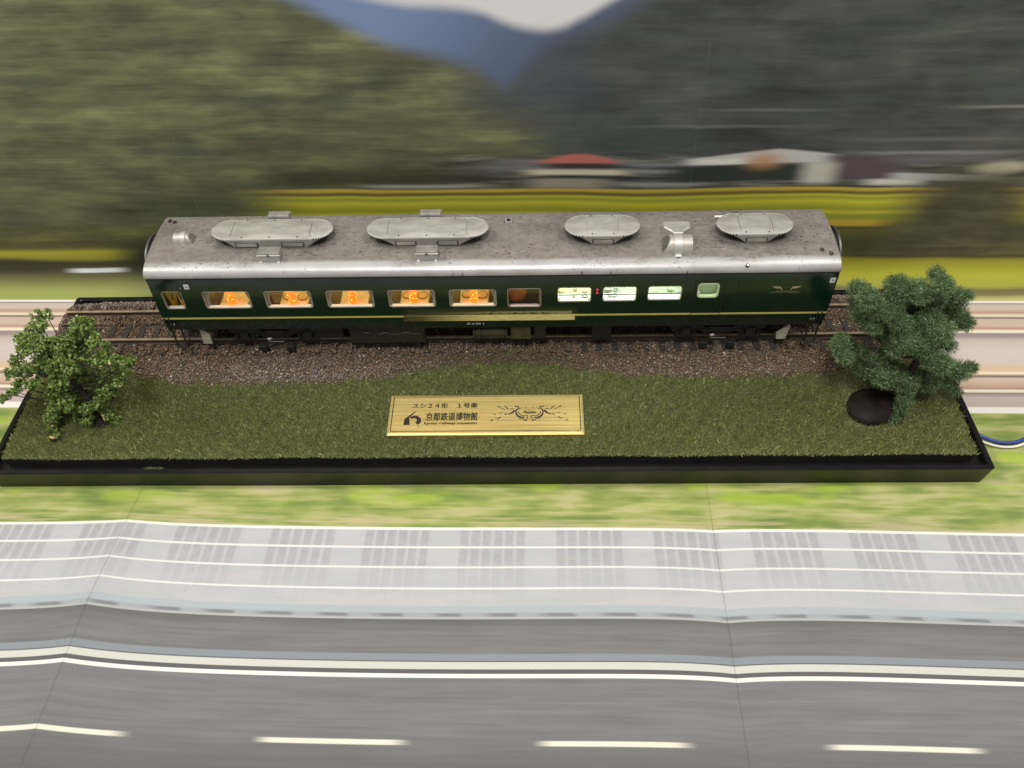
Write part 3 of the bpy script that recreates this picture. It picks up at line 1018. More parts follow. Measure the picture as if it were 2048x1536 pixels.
wire = obj('wire', MB().tube(spline([(187.2, -20.5, 3.2), (190.5, -22.3, 2.6), (195, -25.3, 2.0), (200, -27.2, 1.6), (206, -27.0, 1.4), (212, -24.5, 1.4), (222, -19, 1.2), (240, -14, 1.0), (262, -15, 1.0)]), 0.72, 10), M_blue, smooth=True)
tag(wire, 'blue insulated wire curving out of the tray end', 'wire', 'wires leaving the tray')
wire = obj('wire', MB().tube(spline([(187.2, -22.2, 2.6), (190.5, -24.2, 1.6), (195, -26.9, 0.9), (200, -28.8, 0.85), (206, -28.7, 0.85), (212, -26.2, 0.85), (222, -20.8, 0.85), (240, -15.8, 0.85), (262, -17, 0.85)]), 0.5, 10), M_white, smooth=True)
tag(wire, 'white insulated wire lying below the blue one', 'wire', 'wires leaving the tray')


# ------------------------------------------------------------------ the carriage
def weathered_roof():
    m, nt, b = new_mat('weathered_silver')
    tc = nt.nodes.new('ShaderNodeTexCoord')
    sep = nt.nodes.new('ShaderNodeSeparateXYZ')
    nt.links.new(tc.outputs['Object'], sep.inputs[0])
    P = Print(nt)
    x, y, z = [X(nt, sep.outputs[i]) * 1000.0 for i in range(3)]
    n1 = P.noise(x, y, 0.05, 0.12, 4, 0.6, 1)
    n2 = P.noise(x, y, 0.35, 0.5, 3, 0.6, 4)
    sp = P.noise(x, y, 0.85, 1.1, 2, 0.5, 8)
    sp2 = P.noise(x, y, 0.4, 0.9, 3, 0.65, 12)
    # grime lies on the flat of the roof and leaves the shoulders bare
    top = (y + (n1 - 0.5) * 2.0).ss(-15.2, -12.6)
    silver = P.mix(lin((180, 179, 178)), lin((164, 161, 159)), n1.ss(0.40, 0.64))
    grime = P.ramp(n1 * 0.6 + n2 * 0.4, [(0.32, (92, 85, 80)), (0.46, (116, 109, 103)), (0.56, (130, 123, 117)), (0.68, (146, 139, 133))], 0, 1)
    col = P.mix(silver, grime, top * 0.95)
    stain = (n1.ss(0.52, 0.64) * sp2.ss(0.46, 0.6)) * 0.35
    col = P.mix(col, lin((60, 54, 50)), stain * y.abs().ss(17.6, 15.0))
    specks = sp.ss(0.62, 0.66) * P.noise(x, y, 0.06, 0.09, 2, 0.5, 15).ss(0.42, 0.58)
    col = P.mix(col, lin((26, 22, 20)), specks * 0.85)
    worn = sp2.ss(0.66, 0.72) * y.abs().ss(13, 15.5)
    col = P.mix(col, lin((120, 104, 100)), worn * 0.45)
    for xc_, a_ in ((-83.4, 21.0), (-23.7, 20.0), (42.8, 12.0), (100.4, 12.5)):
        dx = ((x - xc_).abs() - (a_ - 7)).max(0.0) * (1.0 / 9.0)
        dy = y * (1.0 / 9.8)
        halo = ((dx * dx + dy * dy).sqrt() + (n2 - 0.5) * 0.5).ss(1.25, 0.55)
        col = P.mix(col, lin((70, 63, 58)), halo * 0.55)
    # soot streaks near the kitchen end
    soot = (x - 96).abs().ss(26, 6) * P.noise(x, y, 0.12, 0.5, 4, 0.65, 20).ss(0.54, 0.64) * y.ss(-15.5, -12)
    col = P.mix(col, lin((48, 42, 40)), soot * 0.55)
    nt.links.new(col, b.inputs['Base Color'])
    b.inputs['Metallic'].default_value = 0.35
    rr = top * 0.32 + 0.38
    nt.links.new(rr.s, b.inputs['Roughness'])
    bp = nt.nodes.new('ShaderNodeBump')
    bp.inputs['Strength'].default_value = 0.25
    bp.inputs['Distance'].default_value = 0.0003
    nt.links.new((n2 * 0.3 + sp2 * 0.3).s, bp.inputs['Height'])
    nt.links.new(bp.outputs[0], b.inputs['Normal'])
    return m


def silver_unit():
    m, nt, b = new_mat('dusty_silver')
    tc = nt.nodes.new('ShaderNodeTexCoord')
    sep = nt.nodes.new('ShaderNodeSeparateXYZ')
    nt.links.new(tc.outputs['Object'], sep.inputs[0])
    P = Print(nt)
    x, y, z = [X(nt, sep.outputs[i]) * 1000.0 for i in range(3)]
    n2 = P.noise(x, y + z * 0.5, 0.07, 0.16, 3, 0.55, 3)
    sp = P.noise(x + z, y - z, 0.6, 0.8, 2, 0.5, 6)
    col = P.mix(lin((188, 184, 178)), lin((160, 155, 149)), n2.ss(0.36, 0.66))
    col = P.mix(col, lin((34, 30, 28)), sp.ss(0.70, 0.73) * 0.8)
    nt.links.new(col, b.inputs['Base Color'])
    b.inputs['Metallic'].default_value = 0.45
    b.inputs['Roughness'].default_value = 0.42
    return m


M_roof = weathered_roof()
M_unit = silver_unit()
M_green = mat('dark_green_paint', (0.0035, 0.0165, 0.0085), 0.11, var=0.10, scale=90, spec=0.45, bump=0.008, bscale=300)
M_yellow = mat('yellow_stripe', (0.46, 0.40, 0.11), 0.4, var=0.12, scale=150)
M_dark = mat('underframe_black', (0.010, 0.009, 0.008), 0.6, var=0.4, scale=300)
M_brown = mat('underframe_brown', (0.018, 0.013, 0.008), 0.55, var=0.4, scale=300)
M_seam = mat('seam_black', (0.006, 0.006, 0.006), 0.7)
M_frame = mat('window_frame_silver', (0.34, 0.32, 0.26), 0.4, 0.3, var=0.1, scale=400)
M_bright = mat('bright_metal', (0.72, 0.71, 0.68), 0.4, 0.35)
M_lid = mat('dusty_lid', (0.27, 0.25, 0.23), 0.5, 0.35, var=0.25, scale=220)
M_strap = mat('strap_silver', (0.50, 0.48, 0.45), 0.4, 0.45)
M_recess = mat('dark_recess', (0.05, 0.046, 0.042), 0.7)  # dark plate framing each grille
M_grime = mat('grimy_metal', (0.16, 0.145, 0.13), 0.6, 0.2, var=0.3, scale=250)
M_steel = mat('wheel_steel', (0.16, 0.15, 0.14), 0.4, 0.7)
M_plate = mat('grey_plate', (0.36, 0.33, 0.27), 0.6, var=0.15, scale=300)
M_print_white = mat('white_print', (0.70, 0.72, 0.72), 0.5)
M_print_dim = mat('dim_white_print', (0.28, 0.30, 0.28), 0.5)
M_gold = mat('gold_print', (0.42, 0.37, 0.20), 0.35, 0.4)
M_gold_dim = mat('dim_gold_print', (0.13, 0.12, 0.055), 0.4, 0.3)

XL, XR, YN = -130.0, 130.0, TC - 18.1
ZB, ZT, ZG = 35.0, 41.4, 62.9
coach = thing('railway_carriage', 'dark green model dining carriage with silver roof and lit windows on the track', 'model train', (0, TC, RZ))


def rr2(cx, cz, w, h, r, n=4):
    return rrect(cx - w / 2, cx + w / 2, cz - h / 2, cz + h / 2, r, n)


DIN = [(-101.6, 52.0), (-77.8, 51.95), (-53.95, 51.9), (-30.25, 51.85), (-6.75, 51.8)]
WINS = [(-122.5, 52.1, 7.6, 8.7)] + [(x, z, 18.0, 8.4) for x, z in DIN] + [(13.0, 51.7, 12.7, 9.2)] + \
       [(32.1, 53.0, 12.7, 7.1), (49.3, 53.1, 12.7, 7.1), (66.4, 53.3, 12.7, 6.9)]
DOORWIN = (82.7, 54.5, 7.7, 6.7)


def side_panel(y_out, thick, holes, x0=XL, x1=XR, z0=ZT, z1=ZG):
    """Flat wall with rounded holes, given thickness; near face at y_out."""
    bm = bmesh.new()
    loops = [[(x0, z0), (x1, z0), (x1, z1), (x0, z1)]] + [rr2(*h, 1.15) for h in holes]
    edges = []
    for lp in loops:
        vs_ = [bm.verts.new((p[0], y_out, p[1])) for p in lp]
        edges += [bm.edges.new((vs_[i_], vs_[(i_ + 1) % len(vs_)])) for i_ in range(len(vs_))]
    bmesh.ops.triangle_fill(bm, use_beauty=True, use_dissolve=False, edges=edges)
    bm.verts.index_update()
    V_ = [tuple(v.co) for v in bm.verts]
    F_ = [tuple(v.index for v in f.verts) for f in bm.faces]
    E_ = [tuple(v.index for v in e.verts) for e in bm.edges if len(e.link_faces) == 1]
    bm.free()
    k_ = len(V_)
    mb = MB().add(V_ + [(a[0], a[1] + thick, a[2]) for a in V_], F_ + [tuple(i_ + k_ for i_ in f[::-1]) for f in F_] + [(a, b, b + k_, a + k_) for a, b in E_])
    return mb


# body shell: pierced near side, plain far side, ends, tapered skirt
mb = side_panel(YN, 1.1, WINS + [DOORWIN])
obj('body_side', mb, M_green, coach)
mb = MB()
yf = TC + 18.1
mb.box(XL, XR, yf - 1.1, yf, ZT, ZG)
for y0, y1, yb0, yb1 in ((YN, YN + 1.1, YN + 1.7, YN + 2.8), (yf - 1.1, yf, yf - 2.8, yf - 1.7)):
    L0 = [(XL + 1.0, yb0, ZB), (XR - 1.0, yb0, ZB), (XR - 1.0, yb1, ZB), (XL + 1.0, yb1, ZB)]
    L1 = [(XL + 0.2, yb0 + (y0 - yb0) * .45, ZB + 2), (XR - 0.2, yb0 + (y0 - yb0) * .45, ZB + 2), (XR - 0.2, yb1 + (y1 - yb1) * .45, ZB + 2), (XL + 0.2, yb1 + (y1 - yb1) * .45, ZB + 2)]
    L2 = [(XL, y0, ZT), (XR, y0, ZT), (XR, y1, ZT), (XL, y1, ZT)]
    mb.loft([L0, L1, L2])
for xa, xb in ((XL, XL + 1.0), (XR - 1.0, XR)):
    pe = [(YN + 1.15, ZB), (YN + 1.15, 63.4), (YN + 2.6, 65.0), (YN + 6.0, 66.2), (yf - 6.0, 66.2), (yf - 2.6, 65.0), (yf - 1.15, 63.4), (yf - 1.15, ZB)]
    mb.prism(pe, 'x', xa + 0.02 * (xa < 0), xb - 0.02 * (xa > 0))
obj('body_shell', mb, M_green, coach, smooth=30)

# roof: rounded shoulders, nearly flat crown
RP = [(-17.6, 62.9), (-18.35, 62.95), (-18.45, 63.4), (-18.3, 64.2), (-17.8, 65.05), (-17.0, 65.75), (-15.9, 66.3), (-14.6, 66.68), (-12.5, 67.05), (-9.0, 67.45), (-4.5, 67.75), (0, 67.85)]


def roof_z(dy):
    d = abs(dy)
    ys = [-p[0] for p in RP[2:]][::-1]
    zs = [p[1] for p in RP[2:]][::-1]
    return float(np.interp(d, ys, zs))


prof = RP + [(-p[0], p[1]) for p in RP[-2::-1]]
loops = []
for x, k_ in ((XL - 0.45, 0.985), (XL - 0.25, 0.997), (XL, 1.0), (XR, 1.0), (XR + 0.25, 0.997), (XR + 0.45, 0.985)):
    loops.append([(x, TC + p * k_, 62.9 + (q - 62.9) * k_) for p, q in prof])
roof = obj('roof', MB().loft(loops), M_roof, coach, smooth=40)
# gutter line between roof and side
obj('gutter', MB().box(XL - 0.1, XR + 0.1, YN - 0.16, YN + 0.2, 62.35, 62.88), M_seam, coach)


def ellip(x, hl, c):
    """Half width factor of a stadium with elliptic ends at x."""
    d = max(0.0, abs(x) - c) / (hl - c)
    return math.sqrt(max(0.0, 1 - d * d))


def air_unit(xc, hl, c, blen, hb, nslots, panels):
    """Roof air conditioner: boat-shaped hull under a domed three-piece lid."""
    zb, zr_, zd = 67.0, 71.9, 0.65
    u_ = thing_part('air_conditioner', (xc, TC, 69), coach)
    N_ = 40

    def outline(h, cc, b_, z):
        pts_ = []
        for i_ in range(N_):
            t = 2 * math.pi * i_ / N_
            cx_, sy_ = math.cos(t), math.sin(t)
            ex = (abs(cx_) ** 0.9) * (h - cc) * (1 if cx_ > 0 else -1) + (cc if cx_ > 1e-6 else -cc if cx_ < -1e-6 else 0)
            pts_.append((xc + ex, TC + sy_ * b_, z))
        return pts_
    mb = MB()
    mb.loft([outline(blen, blen * 0.72, hb * 1.06, zb - 1.0), outline(blen, blen * 0.72, hb * 1.05, zb + 0.9), outline(blen + (hl - blen) * 0.62, c + (blen * .72 - c) * .3, hb * 1.01, zr_ - 1.5),
             outline(hl - 0.4, c, hb, zr_ - 0.8)])
    obj('hull', mb, M_unit, u_, smooth=50)
    mb = MB().loft([outline(hl - 0.4, c, hb, zr_ - 0.79), outline(hl, c, hb + 0.12, zr_ - 0.35), outline(hl - 0.15, c, hb, zr_ - 0.02)], cap0=False)
    obj('rim', mb, M_bright, u_, smooth=50)  # brighter than the hull: the rim's highlight put into its colour
    gap = 0.12
    for xa, xb in ((-hl + 0.05, -c - gap), (-c + gap, c - gap), (c + gap, hl - 0.05)):
        nx, ny = 13, 11
        vs_, fs_ = [], []
        for i_ in range(nx):
            x = xa + (xb - xa) * i_ / (nx - 1)
            w = max(hb * ellip(x, hl, c), 0.02)
            for j_ in range(ny):
                s_ = -1 + 2 * j_ / (ny - 1)
                e = ellip(x, hl * 1.02, c * 0.6)
                z = zr_ - 0.05 + zd * (1 - abs(s_) ** 2.6) * min(1, e * 1.15)
                vs_.append((xc + x, TC + s_ * w, z))
        for i_ in range(nx - 1):
            fs_ += [(i_ * ny + j_, (i_ + 1) * ny + j_, (i_ + 1) * ny + j_ + 1, i_ * ny + j_ + 1) for j_ in range(ny - 1)]
        obj('top_panel', MB().add(vs_, fs_), M_unit, u_, smooth=True)
    # side grilles on both faces
    for sg in (-1, 1):
        for gx0, gx1 in panels:
            y_ = TC + sg * hb * 1.03
            ya, yb_ = sorted((y_ + sg * 0.16, y_ - sg * 0.35))
            mb = MB().box(xc + gx0, xc + gx1, ya, yb_, 68.05, 70.25)
            obj('grille_recess', mb, M_recess, u_)
            ya, yb_ = sorted((y_ + sg * 0.3, y_ - sg * 0.2))
            mb = MB().box(xc + gx0 + 0.5, xc + gx1 - 0.5, ya, yb_, 68.6, 70.05)
            if len(panels) == 1:
                k_ = int((gx1 - gx0 - 1.0) / 0.7)
                for q in range(k_):
                    mb.box(xc + gx0 + 0.5 + q * 0.7, xc + gx0 + 0.85 + q * 0.7, ya, yb_, 68.15, 68.55)
            obj('grille', mb, M_unit, u_)
    # dark slots round the ends of the rim
    for q in range(nslots):
        for sx_, ok in ((1, True), (-1, nslots < 9)):
            if not ok:
                continue
            t = -1.35 + 0.95 * q / (nslots - 1)
            ex = c + (hl - c - 0.2) * math.cos(t)
            ey = (hb - 0.12) * math.sin(t)
            o_ = obj('slot', MB().box(xc + sx_ * ex - 0.26, xc + sx_ * ex + 0.26, TC + ey - 0.3, TC + ey + 0.22, zr_ - 0.72, zr_ - 0.12), M_seam, u_, at=None)
    # lid screws
    for sx_ in np.linspace(-c * 0.7, c * 0.7, 3 if hl > 18 else 2):
        for sg in (-1, 1):
            obj('screw', MB().cyl((xc + sx_, TC + sg * hb * 0.86, zr_ + 0.1), (xc + sx_, TC + sg * hb * 0.86, zr_ + 0.42), 0.28, 0.22, 8), M_seam, u_)
    return u_


def thing_part(name, at_mm, parent):
    o = bpy.data.objects.new(name, None)
    COL.objects.link(o)
    o.parent = parent
    o.location = Vector(at_mm) * MM - origin_of(parent)
    o.empty_display_size = 0.005
    return o


air_unit(-83.4, 23.4, 15.1, 16.6, 6.2, 9, [(-13.5, -4.6), (4.2, 13.0)])
air_unit(-23.7, 23.3, 15.0, 14.6, 6.2, 9, [(-12.0, -3.9), (3.9, 12.0)])
air_unit(42.8, 14.3, 5.8, 4.9, 6.5, 8, [(-4.0, 4.2)])
air_unit(100.4, 14.4, 6.1, 5.0, 6.5, 8, [(-4.2, 4.0)])

# square equipment boxes on both shoulders
for xc in (-82.6, -23.2):
    for sg in (-1, 1):
        bx = thing_part('equipment_box', (xc, TC + sg * 12.2, 69), coach)
        y0, y1 = (8.9, 13.3) if sg < 0 else (30.2, 33.8)
        zt = 70.9 if sg < 0 else 72.5
        mb = MB()
        mb.loft([[(xc + sx * a, y0 if e < 0 else y1, z) for sx, e in ((-1, -1), (1, -1), (1, 1), (-1, 1))] for a, z in ((3.9, 65.8), (4.15, zt - 1.0))])
        obj('box_body', mb, M_unit, bx, bevel=0.2)
        obj('box_lid', MB().box(xc - 4.35, xc + 4.35, y0 - 0.15, y1 + 0.15, zt - 0.98, zt, 0.4, 0.4), M_lid, bx, bevel=0.25)
        ye = y0 - 0.2 if sg < 0 else y1 + 0.2
        obj('edge_highlight', MB().box(xc - 4.4, xc + 4.4, ye - 0.14, ye + 0.14, zt - 1.05, zt - 0.72), M_bright, bx, bevel=0.08)  # thin bright strip painting the highlight along the lid edge
        for sx in (-1, 1):
            yo = 8.65 if sg < 0 else 34.1
            obj('box_foot', MB().box(xc + sx * 3.3 - 0.5, xc + sx * 3.3 + 0.5, yo - 0.5, yo + 0.5, 65.6, 67.1), M_bright, bx, bevel=0.12)
        yl = 8.7 if sg < 0 else 34.0
        obj('box_latch', MB().box(xc - 0.6, xc + 0.5, yl - 0.3, yl + 0.25, zt - 1.4, zt - 0.6), M_steel, bx, bevel=0.1)


def drum(name, xc, w, yc, r, zb, disc_side, strap):
    """Ventilator: drum lying across the roof with a strap over it."""
    u_ = thing_part(name, (xc, yc, zb), coach)
    prof_ = [(yc + r * math.cos(t), zb + r * 1.0 * math.sin(t)) for t in [math.pi * i_ / 16 for i_ in range(17)]] + [(yc - r - 0.3, zb - 1.4), (yc + r + 0.3, zb - 1.4)]
    lean = 2.6 if w > 8 else 1.8
    xs_, xe_ = xc - disc_side * w / 2, xc + disc_side * w / 2
    f_x = lambda z: xe_ - disc_side * lean * max(0.0, z - zb) / r
    obj('drum', MB().loft([[(xs_, y, z) for y, z in prof_], [(f_x(z), y, z) for y, z in prof_]]), M_unit, u_, smooth=40, bevel=0.12)
    xd = xc
    disc = [(yc + (r - 0.35) * math.cos(t), zb + (r - 0.35) * math.sin(t)) for t in [math.pi * i_ / 14 for i_ in range(15)]]
    obj('end_disc', MB().loft([[(f_x(z) - disc_side * 0.3, y, z) for y, z in disc], [(f_x(z) + disc_side * 0.22, y, z) for y, z in disc]]), M_grime, u_, smooth=40)
    if strap:
        ts = [math.pi * (0.32 + 0.62 * i_ / 12) for i_ in range(13)]
        out = [(yc + (r + 0.45) * math.cos(t), zb + (r + 0.45) * math.sin(t)) for t in ts]
        out += [(yc - r - 0.75, zb - 0.9)]
        inn = [(yc - r - 0.1, zb - 0.9)] + [(yc + (r - 0.1) * math.cos(t), zb + (r - 0.1) * math.sin(t)) for t in ts[::-1]]
        obj('strap', MB().prism(out + inn, 'x', xc - strap / 2, xc + strap / 2), M_strap, u_, smooth=40, bevel=0.08)
    return u_


drum('roof_ventilator', -118.2, 7.4, 22.0, 2.7, 67.9, 1, 2.0)
d2 = drum('roof_ventilator', 70.6, 10.8, 15.0, 4.2, 67.7, -1, 3.0)
obj('hook', MB().box(69.5, 71.7, 9.0, 10.3, 65.6, 67.4), M_bright, d2, bevel=0.2)
obj('hook_gap', MB().box(69.8, 71.4, 8.85, 9.1, 66.3, 67.0), M_seam, d2)
# rear cowl with scooped front corners
cowl = thing_part('roof_cowl', (71.4, 22, 69), coach)
CY, CZ = 2.4, -1.3
pl = [(66.4, 24.6), (76.6, 24.6), (76.6, 21.3), (75.9, 20.3), (74.8, 19.4), (73.8, 18.2), (73.3, 17.3), (69.7, 17.3), (69.2, 18.2), (68.2, 19.4), (67.1, 20.3), (66.4, 21.3)]
pl = [(x, y + CY) for x, y in pl]
cx_, cy_ = 71.5, 21.5 + CY
obj('cowl_body', MB().loft([[(x, y, 66.8) for x, y in pl], [(x, y, 70.5 + CZ) for x, y in pl]]), M_unit, cowl, bevel=0.12)
obj('cowl_lid', MB().loft([[(x, y, 70.55 + CZ) for x, y in pl], [(cx_ + (x - cx_) * 1.02, cy_ + (y - cy_) * 1.02, 71.1 + CZ) for x, y in pl], [(cx_ + (x - cx_) * .9, cy_ + (y - cy_) * .9, 71.5 + CZ) for x, y in pl]]), M_unit, cowl, bevel=0.12)
obj('cowl_mouth', MB().box(69.9, 73.1, 17.05 + CY, 17.4 + CY, 67.9, 70.4 + CZ), M_seam, cowl)
# small roof hatch, lamp, lifting rings, loose bar
hat = thing_part('roof_hatch', (7.0, 29.8, 69), coach)
obj('hatch_frame', MB().box(5.6, 8.5, 30.0, 33.0, 66.8, 68.3, 0.15, 0.15), M_unit, hat, bevel=0.1)
obj('hatch_opening', MB().box(6.3, 7.8, 30.7, 32.4, 67.9, 68.42), M_seam, hat)
obj('roof_stud', MB().cyl((95.7, 5.9, 64.6), (95.7, 5.1, 66.0), 0.8, 0.7, 12), M_seam, coach)
obj('roof_stud', MB().cyl((95.7, 5.4, 65.3), (95.7, 4.95, 66.25), 0.42, 0.4, 10), M_bright, coach)
for x, y in ((124.2, 12.1), (127.2, 10.1), (-125.6, 34.0), (-127.8, 35.0)):
    t_ = [(x + 0.55 * math.cos(a_), y + 0.9 * math.sin(a_), roof_z(y - TC) + 0.25 - 0.15 * math.sin(a_)) for a_ in [2 * math.pi * i_ / 12 for i_ in range(13)]]
    obj('lifting_ring', MB().tube(t_, 0.2, 6), M_seam, coach)
bar = thing_part('roof_bar', (91.5, 28.6, 69), coach)
obj('bar_pipe', MB().cyl((86.6, 30.1, 69.7), (97.0, 30.6, 69.5), 0.55, 0.55, 10), M_bright, bar, smooth=40)
obj('bar_plate', MB().box(86.8, 91.5, 29.7, 31.0, 66.8, 69.3, 0.1, 0.1), M_unit, bar, bevel=0.1)
vs_, fs_ = [], []
for i_ in range(15):
    for j_ in range(7):
        x, y = 87 + i_, 31.0 + j_ * 0.75
        hgt = 2.0 * math.exp(-((x - 93.0) / 3.4) ** 2) * math.exp(-((y - 33.2) / 1.4) ** 2) + 0.35 * math.sin(i_ * 2.1 + j_) * math.exp(-((x - 94) / 5) ** 2)
        edge_ = min(i_, 14 - i_, j_, 6 - j_)
        vs_.append((x, y, roof_z(y - TC) + (hgt if edge_ > 0 else -0.3)))
for i_ in range(14):
    fs_ += [(i_ * 7 + j_, i_ * 7 + 7 + j_, i_ * 7 + 8 + j_, i_ * 7 + 1 + j_) for j_ in range(6)]
obj('sealant_lump', MB().add(vs_, fs_), M_roof, coach, smooth=True)

# ------------------------------------------------------------------ windows
def pane_mat(name, tint, gloss=0.07):
    m = bpy.data.materials.new(name)
    m.use_nodes = True
    nt = m.node_tree
    nt.nodes.clear()
    out = nt.nodes.new('ShaderNodeOutputMaterial')
    mx = nt.nodes.new('ShaderNodeMixShader')
    t = nt.nodes.new('ShaderNodeBsdfTransparent')
    t.inputs[0].default_value = (*tint, 1)
    g = nt.nodes.new('ShaderNodeBsdfGlossy')
    g.inputs['Roughness'].default_value = 0.08
    g.inputs[0].default_value = (0.9, 0.9, 0.9, 1)
    mx.inputs[0].default_value = gloss
    nt.links.new(t.outputs[0], mx.inputs[1])
    nt.links.new(g.outputs[0], mx.inputs[2])
    nt.links.new(mx.outputs[0], out.inputs[0])
    return m


M_pane = pane_mat('window_pane', (0.97, 0.96, 0.93))
M_pane_grey = pane_mat('grey_window_pane', (0.72, 0.70, 0.70), 0.10)


def window(cx, cz, w, h, parent=coach, y=YN, bars=(), pane=None, label=None, inner_white=True):
    lo_ = rr2(cx, cz, w + 0.15, h + 0.15, 1.2)
    li = rr2(cx, cz, w - 0.3, h - 0.3, 1.0)
    mb = MB()
    mb.loft([[(x, y + 0.05, z) for x, z in lo_], [(x, y - 0.14, z) for x, z in lo_], [(x, y - 0.14, z) for x, z in li], [(x, y + 1.25, z) for x, z in li], [(x, y + 1.25, z) for x, z in lo_]], cap0=False, cap1=False)
    fr = obj('window', mb, M_frame, parent)
    if label:
        fr['label'] = label
    lp = rr2(cx, cz, w - 0.3, h - 0.3, 1.0)
    obj('lit_sill', MB().box(cx - w / 2 + 1.0, cx + w / 2 - 1.0, y - 0.1, y + 1.3, cz - h / 2 + 0.16, cz - h / 2 + 0.62), M_bright, fr, bevel=0.12)  # bright strip painting the lit bottom edge of the frame
    obj('pane', MB().add([(x, y + 0.55, z) for x, z in lp], [tuple(range(len(lp)))]), pane or M_pane, fr)
    for zb_ in bars:
        obj('window_bar', MB().box(cx - w / 2 + 0.25, cx + w / 2 - 0.25, y + 0.2, y + 0.5, zb_ - 0.16, zb_ + 0.16), M_seam, fr)
    return fr


window(*WINS[0])
for w_ in WINS[1:6]:
    window(*w_)
fr = window(*WINS[6], pane=M_pane_grey, bars=(48.6,))
for w_ in WINS[7:10]:
    window(*w_, bars=(w_[1] - 0.5,))

# kitchen door with its own window
door = obj('door', side_panel(YN - 0.13, 0.3, [DOORWIN], 77.75, 88.35, ZT + 0.2, 58.9), M_green, coach)
lo_ = rr2(*DOORWIN[:2], DOORWIN[2] + 0.4, DOORWIN[3] + 0.4, 1.5)
li = rr2(*DOORWIN[:2], DOORWIN[2] - 0.7, DOORWIN[3] - 0.7, 1.2)
mb = MB().loft([[(x, YN + 0.05, z) for x, z in lo_], [(x, YN - 0.26, z) for x, z in lo_], [(x, YN - 0.26, z) for x, z in li], [(x, YN + 1.25, z) for x, z in li]], cap0=False, cap1=False)
M_rim_green = mat('pale_green_rim', (0.55, 0.68, 0.42), 0.4)
obj('door_window_rim', mb, M_rim_green, door)
obj('door_pane', MB().add([(x, YN + 0.5, z) for x, z in li], [tuple(range(len(li)))]), M_pane, door)
for x in (77.5, 88.55):
    obj('door_gap', MB().box(x - 0.14, x + 0.14, YN - 0.06, YN + 0.02, ZT + 0.1, 58.9), M_seam, door)
obj('panel_seam', MB().box(93.62, 93.82, YN - 0.05, YN + 0.02, 47.5, 59.2), M_seam, coach)
# waist stripe in four lengths, cut at the door and the corner handrails
for xa, xb in ((XL + 0.02, 77.35), (77.65, 88.4), (88.7, XR - 0.02)):
    obj('stripe', MB().box(xa, xb, YN - 0.17, YN - 0.01, 42.25, 42.98), M_yellow, coach)
for x in (-128.9, -127.3, 126.4, 128.0):
    obj('handrail', MB().tube([(x, YN + 0.1, 43.9), (x, YN - 0.7, 43.7), (x, YN - 0.7, 39.2), (x, YN + 0.1, 39.0)], 0.22, 6), M_seam, coach)
for x in (-126.9, 125.2):
    obj('corner_step', MB().box(x - 1.2, x + 1.2, YN - 0.1, YN + 0.6, 38.3, 38.8), M_dark, coach)
    for dx in (-0.8, 0.4):
        obj('number_dot', MB().box(x + dx, x + dx + 0.45, YN + 0.1, YN + 0.4, 38.9, 39.5), M_print_dim, coach)
# red marker lamps between the first two kitchen windows
M_red = mat('red_lens', (0.5, 0.03, 0.05), 0.3, emit=(1, 0.06, 0.10), estr=0.35)
for z in (55.4, 53.9):
    obj('marker_lamp', MB().cyl((40.75, YN - 0.35, z), (40.75, YN + 0.1, z), 0.45, 0.45, 12), M_red, coach)
# long plate over the waist stripe, its reflection painted as a fade
def film():
    m, nt, b = new_mat('glare_plate_film')
    tc = nt.nodes.new('ShaderNodeTexCoord')
    sep = nt.nodes.new('ShaderNodeSeparateXYZ')
    nt.links.new(tc.outputs['Object'], sep.inputs[0])
    P = Print(nt)
    x, z = X(nt, sep.outputs[0]) * 1000.0, X(nt, sep.outputs[2]) * 1000.0
    n_ = P.noise(x, z, 0.5, 1.6, 4, 0.65, 2)
    glare = (x + (P.noise(x, z, 0.1, 0.6, 3, 0.6, 7) - 0.5) * 14).ss(-34, 14)  # glossy reflection painted as a fade out of dark green
    col = P.mix(lin((7, 20, 11)), lin((128, 124, 84)), glare)
    col = P.mix(col, lin((40, 42, 26)), n_.ss(0.55, 0.64) * 0.7)
    nt.links.new(col, b.inputs['Base Color'])
    b.inputs['Roughness'].default_value = 0.14
    return m


def creamfilm():
    m, nt, b = new_mat('glare_plate_cream')
    tc = nt.nodes.new('ShaderNodeTexCoord')
    sep = nt.nodes.new('ShaderNodeSeparateXYZ')
    nt.links.new(tc.outputs['Object'], sep.inputs[0])
    P = Print(nt)
    x, z = X(nt, sep.outputs[0]) * 1000.0, X(nt, sep.outputs[2]) * 1000.0
    glare = (x + (P.noise(x, z, 0.1, 0.6, 3, 0.6, 7) - 0.5) * 10).ss(-34, 2)  # same painted reflection, fading from dark green to cream
    col = P.mix(lin((10, 22, 12)), lin((206, 196, 126)), glare)
    col = P.mix(col, lin((120, 112, 66)), P.noise(x, z, 0.3, 2.0, 4, 0.65, 9).ss(0.5, 0.66) * 0.5)
    nt.links.new(col, b.inputs['Base Color'])
    b.inputs['Roughness'].default_value = 0.16
    return m


